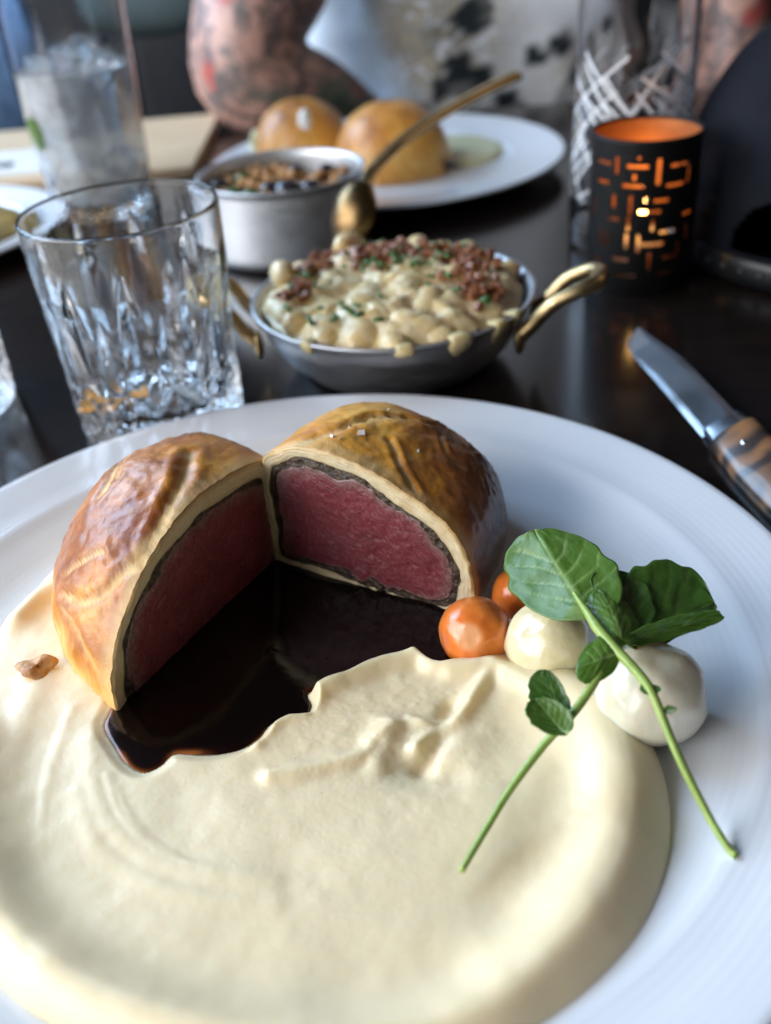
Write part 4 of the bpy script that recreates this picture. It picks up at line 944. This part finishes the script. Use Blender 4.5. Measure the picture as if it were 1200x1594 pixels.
p = at(403, 222, .02); v, f = box(.014, .03, .02); o = link('pale_wedge', v, f, M_PUREE, None, False); bevel(o, .004); pos(o, p); tag(o, 'pale wedge of food left of the left far dome', 'food')
gr_ = empty('crumpled_napkin', at(470, 168, .065), 'crumpled pale paper garnish behind the left far dome', 'garnish')
for k in (2,):
    v, f = sphere(16, 10); v = v*(1+.25*fbm(v*2+k, 2))[:, None]*[.006, .005, .009]+[(-.012+.007*k), .0+.004*(k % 2), -.006+.005*math.sin(k*2)]; link('fold', v, f, M_NAPKIN, gr_)

# ------------------------------------------------------------------ side plate at the left edge
lp = make_plate('side_plate', .125, .095, .080, .005, .011, .017, 'white side plate cut off by the left edge, behind the tumbler'); q = at(-130, 355, .017); pos(lp, (q[0]-.006, q[1], 0))
lpc = np.array([q[0]-.006, q[1], 0])
V, F = sphere(40, 20); V = V*(1+.15*fbm(V*2, 3))[:, None]*[.045, .055, .010]; o = link('leftovers', V, F, M_YOLK); pos(o, lpc+[.050, .0, .012]); tag(o, 'brown and yellow leftovers on the side plate at the left edge', 'food')
p = at(12, 262, .014); v, f = box(.05, .02, .005); o = link('butter_knife', v, f, M_STEEL, None, False); bevel(o, .002); pos(o, (p[0]-.02, p[1], .0155)); tag(o, 'bright steel butter knife handle on the pale board at the left edge', 'cutlery')
p = at(20, 278, .004); v, f = box(.16, .10, .004); v[:, 2] += .002*np.sin(v[:, 0]*60); o = link('paper_napkin', v, f, M_NAPKIN, None, False); bevel(o, .001); pos(o, (p[0]-.03, p[1]+.015, .0150)); o.rotation_euler = (0, 0, .1); tag(o, 'white paper napkin on the pale board behind the side plate', 'napkin')

# ------------------------------------------------------------------ steak knife
kt = at(998, 508, .006); kb_ = at(1138, 655, .007); kax = kb_-kt; kl = np.linalg.norm(kax); kax /= kl
kn = empty('steak_knife', (kt+kb_)/2, 'steak knife with a steel blade and burled wooden handle right of the plate', 'knife')
ko = np.array(kn.location); side = np.cross(kax, [0, 0, 1.]); side /= np.linalg.norm(side); upn = np.cross(side, kax)
tilt = math.radians(-30); sd2 = side*math.cos(tilt)+upn*math.sin(tilt); nm2 = -side*math.sin(tilt)+upn*math.cos(tilt)
# blade: width profile, belly on the left (plate) side; columns from edge to spine
rows = []; ns = 40
sl_ = 1 if (at(1090, 660, .006)-kt)@side > 0 else -1
for k in range(ns):
    s = k/(ns-1); wd = .0215*min(1, (s*5.5+.01)**.55)
    sp_ = .0050*ss(s, 0, .5)-.001; c = kt-ko+kax*kl*s
    e_ = c+sd2*sl_*(wd-sp_+.001*s); s_ = c-sd2*sl_*sp_
    th_ = .0011*min(1, s*6)+.0002
    gr0 = e_+(s_-e_)*.22
    rows.append([e_, gr0+nm2*th_*.75, e_+(s_-e_)*.30+nm2*th_*.95, e_+(s_-e_)*.85+nm2*th_, s_+nm2*th_*.6, s_-nm2*th_*.6, e_+(s_-e_)*.5-nm2*th_])
V = np.array(rows); bl = link('blade', V.reshape(-1, 3), gridf(ns, 7, False, True), M_STEEL, kn, False)
def prism(path, w_, t_, name, mat, seg=20):
    P = catmull(path, 8, False); K = len(P); V = []
    w_ = np.interp(np.linspace(0, 1, K), np.linspace(0, 1, len(w_)), w_)
    for k in range(K):
        for a in np.arange(seg)*2*math.pi/seg:
            ca, sa = math.cos(a), math.sin(a); V.append(P[k]+sd2*w_[k]*np.sign(ca)*abs(ca)**.6+nm2*t_*np.sign(sa)*abs(sa)**.6)
    F = gridf(K, seg, False, True).tolist(); V = np.array(V); V = np.vstack([V, P[0], P[-1]]); a0 = K*seg
    for j in range(seg): F.append([a0, j, (j+1) % seg]); F.append([a0+1, (K-1)*seg+(j+1) % seg, (K-1)*seg+j])
    return link(name, V, F, mat, kn)
off = sd2*sl_*.0040
e0 = kt-ko+kax*kl; h0 = e0+kax*.013
prism([e0-kax*.001+off, e0+kax*.006+off, h0+off], [.0100, .0105, .0120], .0042, 'bolster', M_STEEL)
hn = prism([h0+off, h0+kax*.03+off+sd2*.001, h0+kax*.07+off-nm2*.001, h0+kax*.11+off-nm2*.002], [.0122, .0130, .0125, .0135], .0075, 'handle', M_HANDLE)
for d_ in (.014, .055):
    v, f = sphere(14, 8); v = v*.0022; link('rivet', v+h0+kax*d_+off+nm2*.0062, f, M_STEEL, hn)

# ------------------------------------------------------------------ black cap
cc_ = np.array([.318, .650, .0]); RX, RY, HZ = .100, .118, .150
capE = empty('baseball_cap', cc_, 'black snapback cap resting on the table at the right edge', 'cap')
nA, nB = 200, 90; A_, B_ = np.meshgrid(np.arange(nA)*2*math.pi/nA, np.linspace(0, 1, nB), indexing='ij')
zz = B_*HZ; rad = np.clip(1-(B_)**2.4, 0, 1)**(1/2.2)*(1-.10*B_)
X_ = RX*rad*np.cos(A_); Y_ = RY*rad*np.sin(A_)
crease = 1-.012*np.exp(-((((A_/(math.pi/3)) % 1)-.5)/.03)**2)
V = np.stack([X_*crease, Y_*crease, zz+.001], -1).reshape(-1, 3)
ab = math.radians(228); da = ((A_-ab+math.pi) % (2*math.pi)-math.pi)*.110
open_ = ((da/.036)**2+((zz-.018)/.034)**2 < 1) & (zz > .0185)
F = gridf(nA, nB, True, False, flip=True); keep = ~(open_.ravel()[F].sum(1) >= 3); o = link('crown', V, F[keep], M_CAP, capE); sd = o.modifiers.new('thickness', 'SOLIDIFY'); sd.thickness = .0018
th = np.linspace(ab-.55, ab+.55, 30); pts = np.stack([(RX+.002)*np.cos(th), (RY+.002)*np.sin(th), 0*th+.010], -1)
V, F = tube(pts, .0075, 14, flat=.22, upv=(1, 0, 0)); 
rows = []
for p_, a_ in zip(pts, th):
    n_ = np.array([math.cos(a_)/RX, math.sin(a_)/RY, 0]); n_ /= np.linalg.norm(n_); rows.append([p_+[0, 0, -.008], p_+n_*.0014+[0, 0, -.007], p_+n_*.0014+[0, 0, .007], p_+[0, 0, .008]])
st_ = link('strap', np.array(rows).reshape(-1, 3), gridf(30, 4), M_STRAP, capE); sd = st_.modifiers.new('thickness', 'SOLIDIFY'); sd.thickness = .001
for k in range(8):
    a_ = ab-.42+.12*k; v, f = sphere(12, 8); n_ = np.array([math.cos(a_)/RX, math.sin(a_)/RY, 0]); n_ /= np.linalg.norm(n_)
    link('snap_stud', v*.0021+np.array([(RX+.002)*math.cos(a_), (RY+.002)*math.sin(a_), .010])+n_*.0016, f, M_HOLE, st_)
th = np.linspace(0, 1, 20); A2, B2 = np.meshgrid(np.linspace(-1.0, 1.0, 24), np.linspace(0, 1, 10), indexing='ij'); dirb = ab+math.pi
rr2 = .108+B2*.062*np.cos(A2*1.15)**.5; V = np.stack([rr2*np.cos(dirb+A2*.62), rr2*np.sin(dirb+A2*.62), .010-.012*A2**2*B2+.004*(1-B2)], -1); V[..., 2] = np.maximum(V[..., 2], .002)
o = link('brim', V.reshape(-1, 3), gridf(24, 10), M_CAP, capE); sd = o.modifiers.new('thickness', 'SOLIDIFY'); sd.thickness = .002
v, f = sphere(14, 8); link('button', v*[.007, .007, .003]+[0, 0, HZ+.001], f, M_CAP, capE)

# ------------------------------------------------------------------ person across the table
def skin_chain(chains, name, mat, parent, sub=2, origin=(0, 0, 0)):
    vs = []; es = []; rs_ = []
    idx = {}
    for ch_ in chains:
        prev = None
        for (p_, r_) in ch_:
            key = tuple(np.round(p_, 4))
            if key not in idx: idx[key] = len(vs); vs.append(np.array(p_, float)-np.array(origin)); rs_.append(r_)
            if prev is not None: es.append((prev, idx[key]))
            prev = idx[key]
    me = bpy.data.meshes.new(name); me.from_pydata([tuple(v) for v in vs], es, []); o = bpy.data.objects.new(name, me); C.objects.link(o); o.parent = parent
    me.materials.append(mat); sk = o.modifiers.new('skin', 'SKIN'); sk.use_smooth_shade = True
    for i, r_ in enumerate(rs_): me.skin_vertices[0].data[i].radius = (r_, r_) if np.isscalar(r_) else r_
    me.skin_vertices[0].data[0].use_root = True
    s = o.modifiers.new('sub', 'SUBSURF'); s.levels = sub; s.render_levels = sub
    return o
tc = np.array([.155, 1.34, -.12])
pe = empty('person', tc, 'seated person across the table in a white leaf-print T-shirt with tattooed arms', 'person')
shR = np.array([-.02, 1.33, .42]); shL = np.array([.40, 1.36, .42])
elR = atY(345, 125, 1.17); elL = atY(1150, 110, 1.22)
wrR = np.array([.06, 1.20, -.06]); wrL = np.array([.30, 1.19, -.05])
def hand(wr, d, s):
    d = np.array(d)/np.linalg.norm(d); pm = wr+d*.07; sdv = np.cross(d, [0, 0, 1.]); sdv /= np.linalg.norm(sdv); out = []
    for k in range(4):
        b = wr+d*.085+sdv*(.020*(k-1.5)); out.append([(pm, .026), (b, .010), (b+d*.032+[0, 0, -.006], .0085), (b+d*.055*[1, 1, 1]+[0, 0, -.020], .0075), (b+d*.060+[0, 0, -.040], .006)])
    out.append([(wr+d*.03, .024), (wr+d*.05+sdv*s*.034, .011), (wr+d*.075+sdv*s*.045+[0, 0, -.008], .009)])
    return [[(wr, .022), (wr+d*.03, .024), (pm, .026)]]+out
pel = np.array([.17, 1.42, -.28])
ch_ = [[(pel, .15), (np.array([.18, 1.42, -.02]), .13), (np.array([.19, 1.41, .20]), .14), (np.array([.19, 1.40, .40]), .12), (np.array([.19, 1.39, .50]), .055), (np.array([.19, 1.36, .58]), .055), (np.array([.19, 1.34, .66]), .085), (np.array([.19, 1.34, .74]), .08)],
       [(np.array([.19, 1.40, .40]), .12), (shR, .065), (atY(425, -40, 1.20), .082), (elR+np.array([.012, 0, 0]), .083), (elR+np.array([.09, .0, -.030]), .066), (wrR, .030)],
       [(np.array([.19, 1.40, .40]), .12), (shL, .065), (atY(1140, -20, 1.24), .045), (elL, .046), (elL+np.array([-.05, -.03, -.05]), .040), (wrL, .028)],
       [(pel, .15), (np.array([.06, 1.30, -.32]), .09), (np.array([.04, 1.05, -.30]), .075), (np.array([.04, 1.02, -.70]), .05)],
       [(pel, .15), (np.array([.28, 1.30, -.32]), .09), (np.array([.32, 1.05, -.30]), .075), (np.array([.32, 1.02, -.70]), .05)]]
ch_ += [[(p_, r_) for p_, r_ in c] for c in hand(wrR, (.8, .1, -.5), -1)]+[c for c in hand(wrL, (-.9, .05, -.4), 1)]
M_SK2 = M_SKIN
body = skin_chain(ch_, 'body', M_SKIN, pe, 2, tc)
# skin modifier carries no custom attribute: give the material its ink from a geometry-free rule
for nd in M_SKIN.node_tree.nodes:
    if nd.type == 'ATTRIBUTE' and nd.attribute_name == 'ink':
        rp_ = M_SKIN.node_tree.nodes.new('ShaderNodeMapRange'); sx = M_SKIN.node_tree.nodes.new('ShaderNodeSeparateXYZ'); tcn = M_SKIN.node_tree.nodes.new('ShaderNodeTexCoord')
        M_SKIN.node_tree.links.new(tcn.outputs['Object'], sx.inputs[0]); M_SKIN.node_tree.links.new(sx.outputs[0], rp_.inputs['Value'])
        rp_.inputs['From Min'].default_value = -.375; rp_.inputs['From Max'].default_value = -.31
        for l_ in list(nd.outputs['Fac'].links): M_SKIN.node_tree.links.new(rp_.outputs[0], l_.to_socket)
# T-shirt
nA, nB = 160, 90; A_, B_ = np.meshgrid(np.arange(nA)*2*math.pi/nA, np.linspace(0, 1, nB), indexing='ij')
zz = -.20+B_*.68
wx = np.interp(B_, [0, .25, .6, .9, 1], [.195, .205, .215, .22, .12]); wy = np.interp(B_, [0, .3, .7, 1], [.150, .165, .16, .09])
cx_ = .165+0*B_; cy_ = 1.385+0*B_
X_ = cx_+wx*np.sign(np.cos(A_))*np.abs(np.cos(A_))**.85; Y_ = cy_+wy*np.sin(A_)
fold = .010*np.sin(A_*7+B_*6)+.014*fbm(np.stack([X_*7, Y_*5, zz*9], -1), 3)+.012*np.sin((X_+zz*.9)*55)*ss(X_, .22, .32)
X_ = X_+fold*np.cos(A_); Y_ = Y_+fold*np.sin(A_)
V = np.stack([X_, Y_, zz], -1)
z_ = (V-[0, 0, CH])@fw; U_ = 600+FPX*((V-[0, 0, CH])@rt2)/z_
# print zones in shirt coordinates (front of chest and belly)
xs = X_-.205
prt = ss(xs, -.14, -.06)*(1-ss(xs, .02, .12))*(1-ss(zz, .12, .24))
prt = np.maximum(prt, (1-ss(zz, -.02, .03))*.9)
rose = np.exp(-(((xs+.095)/.070)**2+((zz-.085)/.080)**2))*1.7+np.exp(-(((xs-.075)/.05)**2+((zz-.015)/.03)**2))*.9
def ivy(cx, cz, r):
    dx = xs-cx; dz = zz-cz; a = np.arctan2(dz, dx); rr = np.hypot(dx, dz); return 1-ss(rr, r*(.62+.38*np.cos(5*a+.6)**2)-.002, r*(.62+.38*np.cos(5*a+.6)**2)+.002)
iv = np.maximum.reduce([ivy(-.062, .080, .026), ivy(-.075, .035, .024), ivy(-.045, .020, .018), ivy(.02, .035, .016), ivy(.045, .045, .018), ivy(-.02, -.01, .020), ivy(.075, .012, .020), ivy(-.10, .008, .016), ivy(.09, .06, .014)])
shirt = link('t_shirt', (V-tc).reshape(-1, 3), gridf(nA, nB, True, False), M_SHIRT, pe, True, {'print': np.clip(prt, 0, 1)*.75, 'rose': np.clip(rose, 0, 1), 'ivy': iv})
for s_, sh_, el_ in ((0, shR, atY(400, -40, 1.20)), (1, shL, atY(1140, -20, 1.24))):
    mid = sh_+(el_-sh_)*.55; V, F = tube(np.array([sh_+(tc*[1, 1, 0]+[.04, .04, .40]-sh_)*.5, sh_, mid])-tc, [.085, .088, .082], 24); link('sleeve', V, F, M_SHIRT, pe)
V, F = tube(np.array([[.06, 1.42, -.28], [.17, 1.42, -.28], [.28, 1.42, -.28]])-tc, .165, 20); link('waistband', V, F, M_SHORTS, pe)
for sx_ in (.06, .28):
    V, F = tube(np.array([[sx_, 1.38, -.30], [sx_, 1.25, -.31], [sx_+.02, 1.02, -.30]])-tc, [.11, .10, .09], 20); link('trouser_leg', V, F, M_SHORTS, pe)

# ------------------------------------------------------------------ other background pieces
p = atY(15, 165, 1.6); V, F = sphere(32, 20); V = V*(1+.12*fbm(V*2, 3))[:, None]*[.09, .08, .17]; o = link('denim_jacket', V, F, M_DENIM); pos(o, p+[-.03, 0, -.02]); o.rotation_euler = (0, .35, 0); tag(o, 'blue denim garment blurred behind the tall iced glass at the left', 'jacket')
wc = empty('wooden_chair', (.66, 1.55, -.75), 'tan wooden chair back post at the upper right corner behind the cap', 'chair')
V, F = box(.05, .05, 1.25, (-.105, 0, .62)); bevel(link('back_post', V, F, M_TAN, wc, False), .008)
V, F = box(.05, .05, 1.25, (.30, 0, .62)); bevel(link('back_post', V, F, M_TAN, wc, False), .008)
V, F = box(.36, .03, .09, (.10, 0, 1.05)); bevel(link('back_rail', V, F, M_TAN, wc, False), .006)
V, F = box(.45, .42, .04, (.10, -.20, .46)); bevel(link('seat', V, F, M_TAN, wc, False), .01)
for x_ in (-.105, .30): V, F = box(.04, .04, .44, (x_, -.38, .22)); link('leg', V, F, M_TAN, wc, False)
